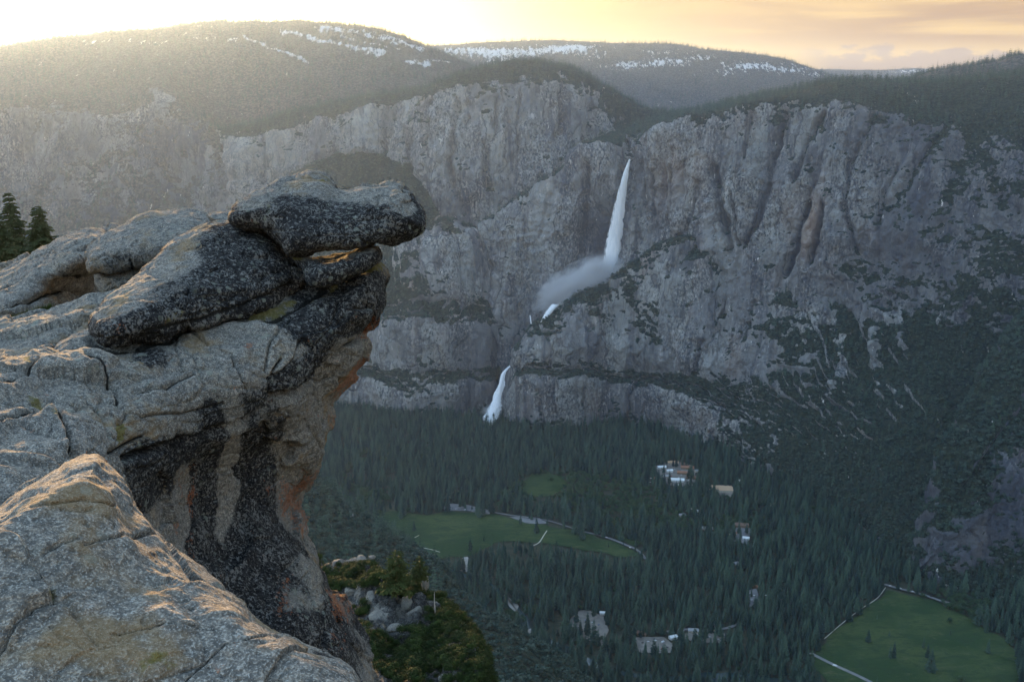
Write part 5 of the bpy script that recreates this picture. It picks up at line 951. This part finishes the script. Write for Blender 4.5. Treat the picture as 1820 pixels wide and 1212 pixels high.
def car_mesh(col, L=4.6, w=1.85, van=False):
    pr = [(-L/2,.35),(L/2,.35),(L/2,.85),(L*.28,1.0),(L*.12,1.5),(-L*.30,1.5),(-L*.42,1.0),(-L/2,.95)] if not van else [(-L/2,.4),(L/2,.4),(L/2,1.2),(L*.38,1.5),(L*.32,2.5),(-L*.48,2.6),(-L/2,2.4),(-L/2,1.2)]
    bm = bmesh.new(); A_ = [bm.verts.new((x, -w/2 * (.86 if z > 1.2 else 1), z)) for x, z in pr]; B_ = [bm.verts.new((x, w/2 * (.86 if z > 1.2 else 1), z)) for x, z in pr]; n = len(pr)
    for i in range(n):
        f = bm.faces.new([A_[i], B_[i], B_[(i+1)%n], A_[(i+1)%n]]); f.material_index = 1 if i in ((3, 5) if not van else (3,)) else 0
    bm.faces.new(A_); bm.faces.new(B_[::-1]); bmesh.ops.recalc_face_normals(bm, faces=bm.faces)
    me = bpy.data.meshes.new('car'); bm.to_mesh(me); bm.free(); me.materials.append(CARM[col]); me.materials.append(M_GLASS); return me
CM = {k: car_mesh(k) for k in CARM}; VAN = car_mesh('white', 7.5, 2.3, True)
rc = random.Random(4)
def cars(pts, rot, place, jit=8, cols=('white','silver','black','black','silver','red','blue','white')):
    for x, y in pts:
        k = rc.choice(cols); q = floor_pt(x, y, .40); o = link('parked_car', CM[k], None, loc=q); o.rotation_euler = (0, 0, math.radians(rot + rc.uniform(-jit, jit))); tag(o, 'tiny %s car parked %s' % (k, place), 'car', '%s cars parked %s' % (k, place))
cars([(794 + i * 5.4, 901.5 + i * .72 + (i % 2) * .8) for i in range(15)], 80, 'in the row along the top of the left meadow', cols=('black','black','black','silver','white'))
cars([(1155 + (i * 37 % 80), 830 + (i * 23 % 34)) for i in range(30)], 20, 'in the village yard', 40, ('white','white','silver','silver','black','red'))
cars([(1026,1096),(1021,1104),(1020,1113),(1034,1118),(1040,1102),(1052,1106),(1046,1122),(1058,1122),(1064,1110)], 60, 'in the looping car park', 50)
cars([(1142,1142),(1152,1140),(1165,1138),(1176,1152),(1160,1150),(1186,1150)], 30, 'in the long car park at the bottom', 40)
cars([(1582,1041),(1600,1045.5),(1622,1051),(1640,1056),(1655,1060)], -12, 'on the road at the top of the large meadow', 4, ('white','silver','black'))
cars([(1332,1054),(1340,1058),(1336,1066),(1342,1071)], 40, 'in the small lot among the woods', 40, ('white','silver'))
cars([(1214,1121),(1236,1131),(1262,1132),(1276,1136),(1252,1126)], 20, 'along the lane right of the long car park', 40, ('white','silver','black'))
cars([(1120,973),(1078,955)], -30, 'on the road beside the left meadow', 4, ('white','silver'))
for (x, y, r_, lab) in ((1484,1183,-14,'white van driving along the road below the large meadow'),(1178,1141,40,'long white camper van in the long car park at the bottom'),(1208,862,10,'white camper van at the front of the village yard')):
    o = link('van', VAN, None, loc=floor_pt(x, y, .4)); o.rotation_euler = (0, 0, math.radians(r_)); tag(o, lab, 'van')
t = NT('haze_air'); v = t.n('ShaderNodeVolumePrincipled'); v.inputs['Color'].default_value = HAZE_C; v.inputs['Density'].default_value = HAZE_D; v.inputs['Anisotropy'].default_value = HAZE_G
o_ = t.n('ShaderNodeOutputMaterial'); t.L(v.outputs[0], o_.inputs['Volume'])
bm = bmesh.new(); bmesh.ops.create_cube(bm, size=1); me = bpy.data.meshes.new('haze'); bm.to_mesh(me); bm.free()
hz = link('haze', me, t.m); hz.location = (0, 5400, 690); hz.scale = (22000, 18400, 1640); tag(hz, kind='stuff')
